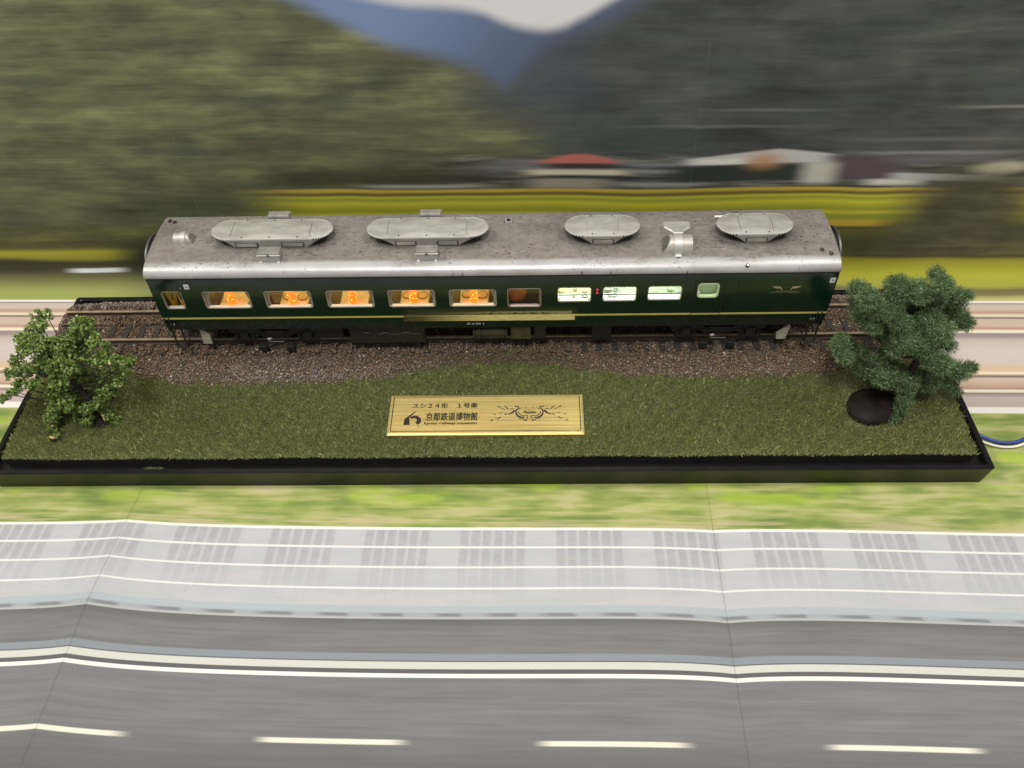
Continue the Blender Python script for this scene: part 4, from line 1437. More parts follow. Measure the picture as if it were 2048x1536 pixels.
npl = thing_part('nameplate', (0, YN, 42), coach)
obj('plate_film', MB().box(-34.5, 31.4, YN - 0.12, YN - 0.02, 43.05, 44.75), film(), npl)
obj('plate_band', MB().box(-34.5, 32.6, YN - 0.28, YN - 0.02, 40.2, 42.9), creamfilm(), npl)
rg = random.Random(4)
mb = MB()
x = -22.0
while x < 24:
    if not (3 < x < 6):
        h = rg.uniform(0.15, 0.45) if x < -4 else rg.uniform(0.2, 0.75)
        z0 = 43.35 + rg.uniform(0, 0.3)
        wdt = rg.uniform(0.25, 1.1)
        if rg.random() < (0.5 if x < -4 else 0.8):
            sh = rg.uniform(-0.2, 0.5)
            mb.add([(x, YN - 0.135, z0), (x + wdt, YN - 0.135, z0), (x + wdt + sh, YN - 0.135, z0 + h), (x + sh, YN - 0.135, z0 + h)], [(0, 1, 2, 3)])
    x += rg.uniform(0.5, 1.2)
obj('plate_script', mb, M_seam, npl)


def side_text(body, x0, x1, z0, z1, m, parent=coach, y=YN - 0.03, bold=0.0, name='lettering'):
    V_, F_ = text_mesh(body, x0, x1, z0, z1, 0, bold=bold)
    V_ = [(p[0], y, p[1]) for p in V_]
    return obj(name, MB().add(V_, F_), m, parent)


def skirt_y(z):
    return YN + 0.9 * max(0.0, (ZT - z)) / (ZT - ZB - 2) - 0.06


side_text('スシ24 1', -10.0, -3.2, 37.55, 38.55, M_print_white, y=skirt_y(38.5) - 0.12, bold=0.01)
for x, s_ in ((-115.6, 1), (128.4, 1)):
    pn = obj('number_plate', MB().box(x - 0.95, x + 0.95, YN - 0.16, YN - 0.01, 57.7, 59.9), M_print_white, coach)
    side_text('3', x - 0.6, x + 0.15, 58.4, 59.5, M_seam, pn, YN - 0.19)
    obj('plate_mark', MB().box(x + 0.3, x + 0.7, YN - 0.19, YN - 0.17, 58.3, 58.75), M_seam, pn)
obj('side_scratch', MB().box(-118.4, -118.2, YN - 0.05, YN + 0.02, 57.3, 58.6), M_print_dim, coach)

# winged crest on the blank wall near the end
em = thing_part('winged_emblem', (112, YN, 54), coach)


def side_poly(name, polys, m, y):
    mb = MB()
    for pl_ in polys:
        mb.add([(x, y, z) for x, z in pl_], [tuple(range(len(pl_)))])
    return obj(name, mb, m, em)


for sg in (-1, 1):
    f = lambda pts_: [(112.0 + sg * a_, b_) for a_, b_ in (pts_ if sg > 0 else pts_[::-1])]
    side_poly('wing', [f([(2.2, 56.0), (5.6, 56.1), (4.6, 55.4), (3.2, 55.0), (2.4, 55.1), (1.9, 54.4), (1.4, 54.4), (1.9, 55.2)])], M_gold, YN - 0.04)
    side_poly('lower_wing', [f([(0.6, 53.9), (3.0, 53.9), (6.2, 53.1), (3.4, 53.35), (0.7, 53.5)]), f([(0.9, 53.2), (4.5, 53.1), (6.4, 52.7), (1.2, 52.85)])], M_gold_dim, YN - 0.04)
side_poly('shield', [[(111.5, 53.9), (112.5, 53.9), (112.8, 53.3), (112.0, 52.8), (111.2, 53.3)], [(111.2, 55.5), (112.8, 55.5), (112.6, 55.7), (111.4, 55.7)]], M_gold_dim, YN - 0.045)

# ------------------------------------------------------------------ carriage ends
for sg in (-1, 1):
    xe = XR if sg > 0 else XL
    pts_ = [(TC - 9.0, 38.0)] + [(TC + 9.0 * math.cos(a_) , 60.0 + 6.5 * math.sin(a_)) for a_ in [math.pi - math.pi * i_ / 14 for i_ in range(15)]] + [(TC + 9.0, 38.0)]
    for d0, d1, k_, m_ in ((0.0, 2.2, 1.0, M_dark), (2.2, 2.9, 1.06, M_steel)):
        mb = MB()
        loops = []
        for y, z in pts_:
            yo, zo = TC + (y - TC) * k_, 50 + (z - 50) * k_
            yi, zi = TC + (y - TC) * (k_ - 0.16), 50 + (z - 50) * (k_ - 0.1)
            a_, b_ = xe + sg * d0, xe + sg * d1
            loops.append([(a_, yo, zo), (b_, yo, zo), (b_, yi, zi), (a_, yi, zi)])
        mb.loft(loops)
        obj('gangway_hoop', mb, m_, coach, smooth=30)
    obj('gangway_door', MB().box(min(xe, xe + sg * 0.4), max(xe, xe + sg * 0.4), TC - 7, TC + 7, 38, 62), M_dark, coach)
    obj('end_handrail', MB().tube([(xe, YN + 3, 60), (xe + sg * 1.3, YN + 3, 59.5), (xe + sg * 1.3, YN + 3, 44), (xe, YN + 3, 43.5)], 0.25, 6), M_dark, coach)
    obj('coupler', MB().box(min(xe - sg * 4, xe + sg * 6), max(xe - sg * 4, xe + sg * 6), TC - 1.6, TC + 1.6, 30.5, 33.5).box(min(xe + sg * 4, xe + sg * 7), max(xe + sg * 4, xe + sg * 7), TC - 2.6, TC + 2.6, 29.8, 34.2), M_dark, coach, bevel=0.3)
    # entrance steps below the end of the body
    xs = xe - sg * 2.5
    st_ = thing_part('entrance_step', (xs, YN + 3, 30), coach)
    for dx in (-1.9, 1.9):
        obj('step_hanger', MB().tube([(xs + dx, YN + 2.6, 35.2), (xs + dx, YN + 2.4, 25.0)], 0.38, 6), M_brown, st_)
    obj('step_tread', MB().box(xs - 2.4, xs + 2.4, YN + 1.8, YN + 4.4, 24.7, 25.3), M_brown, st_, bevel=0.1)
    obj('step_stay', MB().tube([(xs - sg * 1.9, YN + 3, 25.4), (xs - sg * 6.2, YN + 4, 34.5)], 0.35, 6), M_brown, st_)

# ------------------------------------------------------------------ underframe
obj('centre_sill', MB().box(-124, 124, TC - 14.5, TC + 14.5, 33.0, 35.3), M_dark, coach)
UF = [('battery_box', -58.2, -27.5, 24.6, 34, 8.2, M_brown), ('equipment_case', -47, -28.3, 25.2, 30.2, 7.8, M_brown), ('equipment_case', 7.2, 15.4, 26.8, 33.5, 7.6, mat('olive_case', (0.050, 0.042, 0.016), 0.5, var=0.4, scale=300)),
      ('equipment_case', 16.6, 21.5, 26.2, 34, 8.6, M_brown), ('equipment_case', 40, 48, 25.0, 34, 9.2, M_dark), ('equipment_case', -72, -61, 27, 34, 9.5, M_dark)]
for nm, xa, xb, za, zb, yn, m_ in UF:
    obj(nm, MB().box(xa, xb, yn, yn + 9, za, zb), m_, coach, bevel=0.35)
for x in (-52, -44.5, -36):
    obj('case_handle', MB().tube([(x, 8.0, 31.4), (x, 7.4, 31.4), (x + 2.2, 7.4, 31.4), (x + 2.2, 8.0, 31.4)], 0.16, 5), M_steel, coach)
obj('air_tank', MB().cyl((-8.0, 10.2, 29.3), (5.8, 10.2, 29.3), 2.5, 2.5, 16), mat('tank_olive', (0.045, 0.038, 0.018), 0.35, var=0.3, scale=200), coach, smooth=40)
for x in (-7.0, -4.6, 4.8):
    obj('tank_strap', MB().cyl((x - 0.35, 10.2, 29.3), (x + 0.35, 10.2, 29.3), 2.72, 2.72, 16), M_dark, coach, smooth=40)
# light grey plates hanging by the bogies
pl_ = [(-118.6, 33.4), (-117.2, 33.2), (-115.2, 30.6), (-115.3, 25.7), (-119.0, 25.7)]
obj('grey_plate', MB().prism(pl_, 'y', 7.8, 8.4), M_plate, coach)
pl_ = [(118.3, 33.6), (118.8, 32.6), (118.0, 25.6), (114.4, 25.6), (113.9, 28.6)]
obj('grey_plate', MB().prism(pl_, 'y', 7.8, 8.4), M_plate, coach)


def bogie(xc):
    b_ = thing_part('bogie', (xc, TC, 28), coach)
    for sx in (-13, 13):
        for sg in (-1, 1):
            y = TC + sg * 8.6
            mb = MB()
            mb.cyl((xc + sx, y - 1.2, 28.2), (xc + sx, y + 1.2, 28.2), 5.3, 5.3, 24)
            mb.cyl((xc + sx, y - sg * 1.3 - 0.25, 28.2), (xc + sx, y - sg * 1.3 + 0.25, 28.2), 5.9, 5.9, 24)
            obj('wheel', mb, M_steel, b_, smooth=40)
        obj('axle', MB().cyl((xc + sx, TC - 12, 28.2), (xc + sx, TC + 12, 28.2), 0.9, 0.9, 10), M_steel, b_)
    for sg in (-1, 1):
        y = TC + sg * 12.2
        mb = MB()
        pr = [(xc - 19, 29.6), (xc - 19, 31.4), (xc - 7, 31.4), (xc - 5, 30.2), (xc + 5, 30.2), (xc + 7, 31.4), (xc + 19, 31.4), (xc + 19, 29.6), (xc + 8, 28.9), (xc + 5, 27.2), (xc - 5, 27.2), (xc - 8, 28.9)]
        mb.prism(pr, 'y', y - 0.7, y + 0.7)
        obj('side_frame', mb, M_dark, b_, bevel=0.2)
        for sx in (-13, 13):
            obj('axle_box', MB().box(xc + sx - 2.2, xc + sx + 2.2, y + sg * 0.2 - 1.2, y + sg * 0.2 + 1.2, 26.0, 30.4, 0.3, 0.1), M_dark, b_, bevel=0.3)
            for dx in (-3.4, 3.4):
                for zz_ in np.arange(26.6, 29.4, 0.7):
                    pass
                obj('spring', MB().cyl((xc + sx + dx, y, 25.6), (xc + sx + dx, y, 29.4), 1.0, 1.0, 10), M_dark, b_, smooth=40)
        obj('bolster', MB().box(xc - 4, xc + 4, y - 1.2, y + 1.2, 28.6, 31.0), M_brown, b_, bevel=0.3)
        if sg < 0:
            obj('brake_cylinder', MB().cyl((xc - 3.2, y - 1.9, 27.2), (xc - 1.6, y - 1.9, 27.6), 0.6, 0.5, 10), M_plate, b_, smooth=40)
            obj('brake_rod', MB().cyl((xc - 3.2, y - 2.0, 25.9), (xc + 3.2, y - 2.0, 25.9), 0.26, 0.26, 8), M_steel, b_)
    for sx in (-5.5, 5.5):
        obj('brake_shoe', MB().box(xc + sx - 1.6, xc + sx + 1.6, TC - 15.6, TC - 13.4, 21.4, 24.4), M_dark, b_, bevel=0.3)
    return b_


bogie(-89.0)
bogie(91.0)

# ------------------------------------------------------------------ lit interior
M_floor = mat('interior_floor', (0.26, 0.21, 0.14), 0.6, var=0.2, scale=200)
M_cream = mat('interior_wall', (0.55, 0.42, 0.22), 0.7)
M_cloth = mat('tablecloth', (0.78, 0.72, 0.50), 0.75, var=0.08, scale=300)
M_seat = mat('blue_grey_seat', (0.17, 0.19, 0.23), 0.8, var=0.3, scale=500)
M_seat_red = mat('burgundy_seat', (0.12, 0.03, 0.03), 0.8, var=0.3, scale=500)
M_dish = mat('plate_china', (0.70, 0.58, 0.34), 0.5)
M_dishrim = mat('plate_rim', (0.42, 0.28, 0.10), 0.5)
M_lamp = mat('amber_lamp', (0.8, 0.2, 0.02), 0.3, emit=(1.0, 0.085, 0.006), estr=2.6)
M_lampy = mat('amber_lamp_glint', (0.9, 0.5, 0.1), 0.3, emit=(1.0, 0.40, 0.04), estr=3.4)  # yellow glow painting the highlights on the lamps
M_curtain = mat('curtain', (0.36, 0.36, 0.32), 0.8, var=0.2, scale=300)
M_goldcurtain = mat('gold_curtain', (0.62, 0.33, 0.03), 0.5, var=0.2, scale=120)
M_warm = mat('warm_ceiling_strip', (1, 0.9, 0.7), 0.5, emit=(1.0, 0.69, 0.215), estr=6.8)
M_cool = mat('cool_ceiling_strip', (0.9, 1, 0.9), 0.5, emit=(0.95, 1.0, 0.84), estr=15.0)
M_white_in = mat('white_counter', (0.74, 0.76, 0.66), 0.4)
M_mint = mat('mint_panel', (0.48, 0.66, 0.42), 0.5, var=0.12, scale=90)
M_steel_in = mat('steel_worktop', (0.42, 0.48, 0.42), 0.35)
M_orange = mat('orange_drape', (0.62, 0.16, 0.03), 0.6, var=0.3, scale=150)

obj('interior_floor', MB().box(XL + 1.2, XR - 1.2, YN + 2.9, yf - 2.9, 36.2, 37.2), M_floor, coach)
obj('interior_wall', MB().box(-128, 4.4, yf - 3.4, yf - 2.6, 37.3, 62), M_cream, coach)
for x in (-115.5, 4.6, 21.6, 76.8, 90.0):
    obj('partition', MB().box(x - 0.4, x + 0.4, YN + 1.3, yf - 3.5, 37.3, 62.4), M_cream if x < 5 else M_white_in, coach)
obj('ceiling_light', MB().box(-113.5, 3.5, 14.0, 17.5, 62.0, 62.5), M_warm, coach)
obj('ceiling_light', MB().box(-127.0, -117.5, 14.0, 17.5, 62.0, 62.5), M_warm, coach)
obj('ceiling_light', MB().box(23.0, 75.5, 10.0, 14.5, 62.0, 62.5), M_cool, coach)
obj('ceiling_light', MB().box(78.0, 88.0, 5.9, 6.6, 59.5, 60.2), M_cool, coach)
obj('ceiling_light', MB().box(8.0, 18.0, 7, 9, 62.0, 62.5), mat('dim_orange_strip', (1, 0.6, 0.3), 0.5, emit=(1.0, 0.58, 0.32), estr=13.0), coach)

for i_, (xw, zw_) in enumerate(DIN):
    tb = thing_part('dining_table', (xw, 12, 45), coach)
    obj('tablecloth', MB().box(xw - 5.6, xw + 5.6, 6.4, 20.5, 42.6, 45.9), M_cloth, tb, bevel=0.3)
    obj('table_leg', MB().cyl((xw, 13, 37.2), (xw, 13, 42.6), 1.0, 1.0, 10), M_seat, tb)
    if i_ in (1, 3, 4):
        for px_, py_ in ((-2.9, 13.4), (3.0, 13.0)):
            obj('dish', MB().cyl((xw + px_, py_, 45.9), (xw + px_, py_, 46.2), 2.1, 2.3, 20), M_dishrim, tb, smooth=30)
            obj('dish', MB().cyl((xw + px_, py_, 46.15), (xw + px_, py_, 46.28), 1.75, 1.75, 20), M_dish, tb, smooth=30)
    lp = thing_part('table_lamp', (xw, 8.2, 46), tb)
    rgl = random.Random(i_)
    for q in range(3):
        z = 46.7 + q * 2.6
        mb = MB().cyl((xw + 0.1, 8.0, z - 0.7), (xw + 0.1, 8.0, z + 1.4), 1.3, 1.6, 9)
        o_ = obj('lamp_shade', mb, M_lamp, tb)
        mb = MB()
        for _ in range(4):
            a_ = rgl.uniform(3.3, 6.1)
            mb.sphere((xw + 0.1 + 1.5 * math.cos(a_), 8.0 + 1.5 * math.sin(a_), z + rgl.uniform(-0.3, 1.2)), rgl.uniform(0.14, 0.27), 7, 5)
        obj('lamp_glint', mb, M_lampy, tb)
    obj('lamp_base', MB().cyl((xw + 0.1, 7.6, 45.9), (xw + 0.1, 7.6, 46.5), 1.1, 0.8, 12), M_lampy, tb)
    bpy.data.objects.remove(lp)
    for sx in (-1, 1):
        ch = thing_part('dining_chair', (xw + sx * 8.2, 11, 40), coach)
        mseat = M_seat_red if (i_, sx) == (1, -1) else M_seat
        x = xw + sx * 7.9
        obj('seat', MB().box(x - 2.4, x + 2.4, 8.0, 14.0, 40.6, 42.4), mseat, ch, bevel=0.6)
        obj('backrest', MB().box(min(x + sx * 1.5, x + sx * 2.8), max(x + sx * 1.5, x + sx * 2.8), 8.2, 13.8, 42.4, 49.4, 0.15, 0.6), mseat, ch, bevel=0.6)
        for lx in (-1.9, 1.9):
            for ly in (8.5, 13.5):
                obj('leg', MB().cyl((x + lx, ly, 37.2), (x + lx, ly, 40.6), 0.35, 0.35, 6), M_seat, ch)
        cu_ = [(xw + sx * (8.7 - 0.5 * math.sin(t * 9.0) * 0.5), 6.2 + 1.9 * t) for t in np.linspace(0, 1, 9)]
        loops = []
        for z, k_ in ((47.0, 0.75), (50.5, 0.45), (54, 0.9), (57.5, 1.2)):
            loops.append([(xw + sx * (9.2 - k_ * (0.3 + 2.0 * q / 8.0) + 0.28 * math.sin(q * 2.4)), 6.1 + 0.16 * math.cos(q * 2.4), z) for q in range(9)])
        vs_ = [p for l_ in loops for p in l_]
        fs_ = [(a_ * 9 + b2, a_ * 9 + b2 + 1, a_ * 9 + 10 + b2, a_ * 9 + 9 + b2) for a_ in range(3) for b2 in range(8)]
        obj('curtain', MB().add(vs_, fs_), M_curtain, coach, smooth=True)
# gold drapes in the end vestibule window
for xa, xb, y in ((-126.2, -122.8, 8.0), (-121.6, -118.7, 7.4)):
    vs_ = []
    for z, k_ in ((46.0, 0.5), (49, 0.75), (52, 1.0), (55, 1.0), (58, 0.6)):
        vs_ += [(xa + (xb - xa) * (0.5 + (q / 8.0 - 0.5) * k_), y + 0.7 * math.sin(q * 1.1 + xa), z) for q in range(9)]
    obj('gold_drape', MB().add(vs_, [(a_ * 9 + b2, a_ * 9 + b2 + 1, a_ * 9 + 10 + b2, a_ * 9 + 9 + b2) for a_ in range(4) for b2 in range(8)]), M_goldcurtain, coach, smooth=True)
t_ = [(-122.2 + 1.7 * math.cos(a_), 7.0, 50.5 + 5.0 * math.sin(a_)) for a_ in [math.pi * i_ / 12 for i_ in range(13)]]
obj('curved_rail', MB().tube(t_, 0.35, 6), mat('dark_gold', (0.14, 0.08, 0.015), 0.4, 0.5), coach, smooth=True)
# lobby behind the sixth window
obj('lobby_panel', MB().box(6.6, 19.6, 14, 15, 37.3, 60), mat('lobby_brown', (0.17, 0.14, 0.12), 0.6), coach)
obj('lobby_drape', MB().sphere((10.2, 9.6, 50.8), 4.6, 16, 10, (0.8, 0.5, 1.3)), M_orange, coach, smooth=True)
obj('lobby_drape', MB().box(12.2, 15.6, 12.5, 13.6, 51.5, 58, 0.2, 0.1), mat('red_drape', (0.30, 0.02, 0.015), 0.6), coach, bevel=0.3)
obj('lobby_post', MB().box(18.6, 19.3, 7, 8.0, 46, 58), M_cream, coach)
# galley counters behind the three kitchen windows
obj('counter', MB().box(23, 75.6, YN + 1.6, 9.2, 44, 49.6), M_white_in, coach, bevel=0.2)
obj('counter_edge', MB().box(23, 75.6, 9.25, 9.7, 44, 49.2), M_steel_in, coach)
obj('counter', MB().box(42, 75.6, 9.8, 20.0, 40, 46.2), M_steel_in, coach, bevel=0.2)
obj('counter', MB().box(23, 41.4, 9.8, 20.0, 40, 46.2), mat('cream_counter', (0.72, 0.62, 0.46), 0.5, var=0.12, scale=120), coach, bevel=0.2)
obj('galley_wall', MB().box(23, 75.6, 21, 22, 37.3, 61), M_mint, coach)
GP = [(27.5, 12.5, 3.0, 2.4, (0.8, 0.62, 0.10)), (36.6, 12.2, 2.6, 2.2, (0.55, 0.20, 0.06)), (33.0, 14.5, 1.8, 1.6, (0.62, 0.36, 0.20)), (45.5, 13.0, 3.4, 2.6, (0.10, 0.14, 0.10)), (49.0, 14.0, 2.2, 2.6, (0.55, 0.62, 0.5)),
      (36.4, 7.0, 2.8, 1.0, (0.30, 0.40, 0.26)), (32.0, 7.2, 1.4, 0.6, (0.5, 0.42, 0.2)), (47.0, 7.2, 3.6, 1.1, (0.22, 0.32, 0.28)), (64.0, 12.0, 2.6, 2.0, (0.42, 0.62, 0.20)), (70.0, 13.0, 2.4, 2.2, (0.30, 0.50, 0.16))]
for x, y, w, h, c_ in GP:
    zt = 49.6 if y < 9 else 46.2
    obj('galley_item', MB().loft([rr_ for rr_ in ([(x + w * k_ * math.cos(a_) * .5, y + w * .4 * k_ * math.sin(a_), zt + z_) for a_ in [math.pi * q / 6 for q in range(12)]] for k_, z_ in ((0.9, 0.01), (1.0, h * 0.5), (0.85, h)))]), mat('galley_item_colour', [v * 0.5 + 0.28 for v in c_], 0.4), coach, smooth=40)
obj('door_blind', MB().box(78.6, 86.8, YN + 2.2, YN + 2.6, 46, 58.5), M_mint, coach)
obj('door_shelf', MB().box(78.6, 80.2, YN + 1.4, YN + 2.1, 50.4, 52.2), M_white_in, coach)


# ------------------------------------------------------------------ trees
LEFT_CLUMPS = [(-150.5, -13.1, 55.9, 4.07), (-155.5, -12.0, 51.1, 3.38), (-159.8, -12.3, 44.9, 4.18), (-152.4, -9.3, 47.8, 3.04), (-170.3, -11.8, 52.5, 4.12), (-167.9, -8.8, 52.7, 2.45), (-166.9, -23.2, 54.3, 4.55), (-164.9, -16.9, 49.5, 4.66), (-180.5, -9.7, 45.9, 1.53), (-176.3, -14.4, 46.7, 1.89), (-184.7, -12.0, 36.8, 2.33), (-179.3, -24.0, 42.2, 2.8), (-177.5, -18.8, 38.2, 3.81), (-185.9, -23.9, 30.3, 2.5), (-182.7, -18.9, 30.6, 3.49), (-193.2, -19.6, 23.2, 1.77), (-179.7, -27.0, 34.5, 2.46), (-161.6, -21.6, 46.2, 5.21), (-157.8, -21.3, 41.9, 5.26), (-176.8, -12.6, 31.8, 4.89), (-157.3, -13.6, 40.3, 4.79), (-162.2, -24.0, 37.9, 4.52), (-159.3, -14.8, 29.7, 4.69), (-143.3, -21.1, 55.4, 3.28), (-144.7, -15.0, 45.8, 2.64), (-144.0, -22.9, 46.8, 4.07), (-137.2, -24.7, 48.5, 3.67), (-140.0, -12.5, 36.3, 2.71), (-136.4, -22.5, 41.0, 3.0), (-140.3, -23.4, 35.7, 2.27), (-152.2, -13.3, 20.3, 2.4), (-153.0, -13.9, 27.8, 3.54), (-167.1, -22.9, 31.4, 3.45), (-177.7, -14.3, 16.3, 2.62), (-174.0, -21.6, 16.9, 2.18), (-173.4, -26.4, 14.8, 2.01), (-171.1, -31.8, 14.5, 1.61), (-167.1, -14.1, 19.5, 3.0), (-161.0, -18.1, 20.3, 2.97), (-164.0, -20.3, 15.3, 2.6), (-160.3, -24.4, 14.8, 2.01), (-165.6, -22.5, 20.8, 2.35), (-154.0, -22.2, 20.3, 2.16), (-151.4, -23.9, 17.7, 1.97), (-149.6, -24.4, 15.0, 1.58), (-172.3, -25.7, 37.1, 3.01), (-166.8, -20.2, 46.2, 3.36), (-161.4, -15.4, 45.3, 3.4)]
RIGHT_CLUMPS = [(135.1, -14.6, 66.2, 4.94), (137.4, -8.2, 53.3, 4.79), (140.0, -13.7, 52.3, 4.01), (142.3, -12.3, 58.4, 4.69), (138.3, -3.7, 61.7, 2.19), (148.0, -7.9, 64.4, 5.74), (154.1, -10.0, 65.7, 5.7), (147.4, -9.6, 58.8, 4.71), (162.6, -6.3, 58.1, 5.11), (160.3, -12.4, 70.4, 4.2), (172.4, -2.8, 56.1, 4.8), (169.0, -14.0, 67.0, 2.46), (164.7, -3.5, 65.6, 2.17), (173.0, -6.6, 49.6, 5.94), (162.5, -18.1, 53.6, 5.75), (176.7, -7.9, 48.2, 4.09), (159.8, -12.9, 53.1, 6.55), (170.9, -12.9, 41.5, 3.73), (151.2, -19.3, 50.0, 5.79), (158.7, -19.4, 47.5, 5.82), (149.2, -18.3, 44.0, 3.31), (160.2, -6.7, 43.5, 6.41), (148.7, -15.0, 55.1, 4.69), (132.5, -10.9, 39.5, 4.53), (139.2, -9.9, 33.1, 5.37), (145.8, -10.8, 29.0, 6.18), (132.4, -17.1, 39.6, 3.73), (148.6, -19.1, 31.5, 5.66), (157.6, -17.4, 28.0, 6.48), (167.5, -14.3, 24.7, 6.18), (166.4, -20.7, 39.4, 5.17), (179.4, -13.8, 28.4, 4.98), (184.1, -12.8, 29.3, 2.87), (178.0, -13.6, 22.6, 3.88), (162.1, -21.1, 41.9, 4.4), (179.9, -16.9, 20.4, 2.52), (157.3, -23.0, 17.1, 2.32), (155.5, -26.2, 14.9, 2.15), (158.9, -19.5, 18.4, 2.71), (152.8, -11.1, 29.2, 4.24)]

M_bark = mat('dark_bark', (0.020, 0.014, 0.009), 0.9, var=0.4, scale=400, bump=0.6, bscale=900)
M_leaf = mat('leaf_green', (0.06, 0.13, 0.03), 0.6, spec=0.35, rnd=[(0.0, (0.060, 0.105, 0.022)), (0.3, (0.135, 0.205, 0.046)), (0.6, (0.225, 0.315, 0.080)), (0.9, (0.33, 0.43, 0.145)), (1.0, (0.50, 0.55, 0.30))])
M_fruit = mat('pale_orange_bead', (0.52, 0.34, 0.16), 0.5)
M_fibre = mat('blue_green_fibre', (0.03, 0.09, 0.05), 0.6, spec=0.4, rnd=[(0.0, (0.016, 0.034, 0.010)), (0.35, (0.066, 0.124, 0.042)), (0.7, (0.130, 0.208, 0.080)), (0.95, (0.27, 0.37, 0.18)), (1.0, (0.50, 0.56, 0.42))])


def branch(a_, b_, r0, r1, sag=0.0, n=6):
    a_, b_ = Vector(a_), Vector(b_)
    side = Vector((random.uniform(-1, 1), random.uniform(-1, 1), random.uniform(-0.3, 0.6))) * (b_ - a_).length * 0.10
    pts_ = []
    for i_ in range(n + 1):
        t = i_ / n
        p = a_.lerp(b_, t) + side * math.sin(math.pi * t)
        p.z += sag * math.sin(math.pi * t)
        pts_.append(p)
    return pts_, [r0 + (r1 - r0) * i_ / n for i_ in range(n + 1)]


# nubbly bent tree at the near end of the grass
tree = thing('model_tree', 'bushy bent tree with nubbly bright green leaves and pale beads on the grass', 'tree', (-155.5, -24.5, 12.4), 'model trees on the display base')
mb = MB()
trunk_pts = spline([(-154.8, -25.2, 11.2), (-155.3, -24.4, 14), (-157.4, -22.6, 19.5), (-158.2, -20.6, 25.5), (-160.6, -19.6, 32), (-162.5, -18.5, 39)], 5)
mb.tube(trunk_pts, [1.9 - 1.1 * (i_ / (len(trunk_pts) - 1)) ** 0.7 for i_ in range(len(trunk_pts))], 10)
for a_ in (0.3, 1.7, 3.0, 4.4, 5.5):
    p_, r_ = branch((-155, -24.6, 13.6), (-155 + 3.4 * math.cos(a_), -24.6 + 3.0 * math.sin(a_), 11.6), 1.0, 0.35)
    mb.tube(p_, r_, 6)
for x, y, z, r in LEFT_CLUMPS:
    j_ = min(range(len(trunk_pts)), key=lambda q: (trunk_pts[q] - Vector((x, y, z))).length + abs(trunk_pts[q].z - (z - 6)) * 0.6)
    p_, r_ = branch(trunk_pts[j_], (x, y + 3.5, z - 1.0), 0.34, 0.16, -2.0)
    mb.tube(p_, r_, 5)
obj('trunk', mb, M_bark, tree, smooth=True)

LC = [(x, y, z, r * (1.35 if z < 29 and y > -40 else 1.0)) for x, y, z, r in LEFT_CLUMPS]
LC += [(-157.0, -26.0, 23.0, 3.4), (-158.5, -27.0, 18.0, 2.6), (-169.5, -25.0, 24.5, 3.2), (-172.0, -26.5, 20.0, 2.8), (-153.0, -24.5, 24.5, 2.6), (-163.0, -25.5, 27.0, 3.6), (-150.0, -22.5, 27.5, 3.0)]
for x, y, z, r in LEFT_CLUMPS:                      # the back of the crown, behind what the eye meets first
    if z > 30 and r > 3.9:
        LC.append((x + random.uniform(-2, 2), y + random.uniform(3, 8), z + random.uniform(-5, 1), r * 0.9))
C_ = np.array(LC)
Vl, Fl, Rl = [], [], []
off = 0
for x, y, z, r in LC:
    # each clump is a handful of nubs with small leaves packed on them
    nub = max(14, int(4.6 * r ** 1.75))
    d = RNG.normal(0, 1, (nub, 3))
    d /= np.linalg.norm(d, axis=1)[:, None]
    nc_ = np.array((x, y, z)) + d * (r * RNG.uniform(0.25, 1.08, (nub, 1))) * np.array((1, 1, 0.85))
    tone = RNG.normal(0, 0.10, nub)
    m_ = 11
    dn = RNG.normal(0, 1, (nub, m_, 3))
    dn /= np.linalg.norm(dn, axis=2)[..., None]
    p = nc_[:, None, :] + dn * RNG.uniform(0.25, 1.0, (nub, m_, 1)) * 0.85
    p = p.reshape(-1, 3)
    k_ = len(p)
    nrm = dn.reshape(-1, 3) + RNG.normal(0, 0.6, (k_, 3))
    nrm /= np.linalg.norm(nrm, axis=1)[:, None]
    t1 = np.cross(nrm, RNG.normal(0, 1, (k_, 3)))
    t1 /= np.linalg.norm(t1, axis=1)[:, None]
    t2 = np.cross(nrm, t1)
    L_ = RNG.uniform(0.38, 0.72, (k_, 1))
    W_ = L_ * RNG.uniform(0.45, 0.8, (k_, 1))
    q = np.stack([p - t1 * L_, p + t2 * W_ + nrm * 0.18, p + t1 * L_, p - t2 * W_ + nrm * 0.18], 1)
    Vl.append(q.reshape(-1, 3))
    Fl.append(np.arange(4 * k_).reshape(-1, 4) + off)
    off += 4 * k_
    v_ = 0.44 + np.repeat(tone, m_) + RNG.normal(0, 0.14, k_)
    v_ = np.where(RNG.uniform(0, 1, k_) > 0.985, 1.0, np.clip(v_, 0, 0.92))
    Rl.append(v_)
Vl = np.concatenate(Vl)
Vl[:, 2] = np.maximum(Vl[:, 2], 12.6)
crown = arrays_obj('crown', Vl, np.concatenate(Fl), M_leaf, tree, rnd=np.concatenate(Rl))
first = None
rb = random.Random(11)
for q in range(18):
    x, y, z, r = LEFT_CLUMPS[rb.randrange(len(LEFT_CLUMPS))] if q > 5 else LEFT_CLUMPS[(36, 26, 27, 29, 43, 39)[q]]
    d = Vector((rb.uniform(-0.7, 0.7), -1.0, rb.uniform(0.1, 1.1))).normalized() * (r * 1.0 + 0.2)
    loc = Vector((x, y, z)) + d
    if first is None:
        first = obj('bead', MB().sphere((0, 0, 0), 0.55, 8, 6), M_fruit, tree, smooth=True, at=(0, 0, 0))
        f_ = first
    else:
        f_ = copy_of(first, tree, (0, 0, 0))
    f_.location = loc * MM - origin_of(tree)
    s_ = rb.uniform(0.6, 1.15)
    f_.scale = (s_, s_, s_)

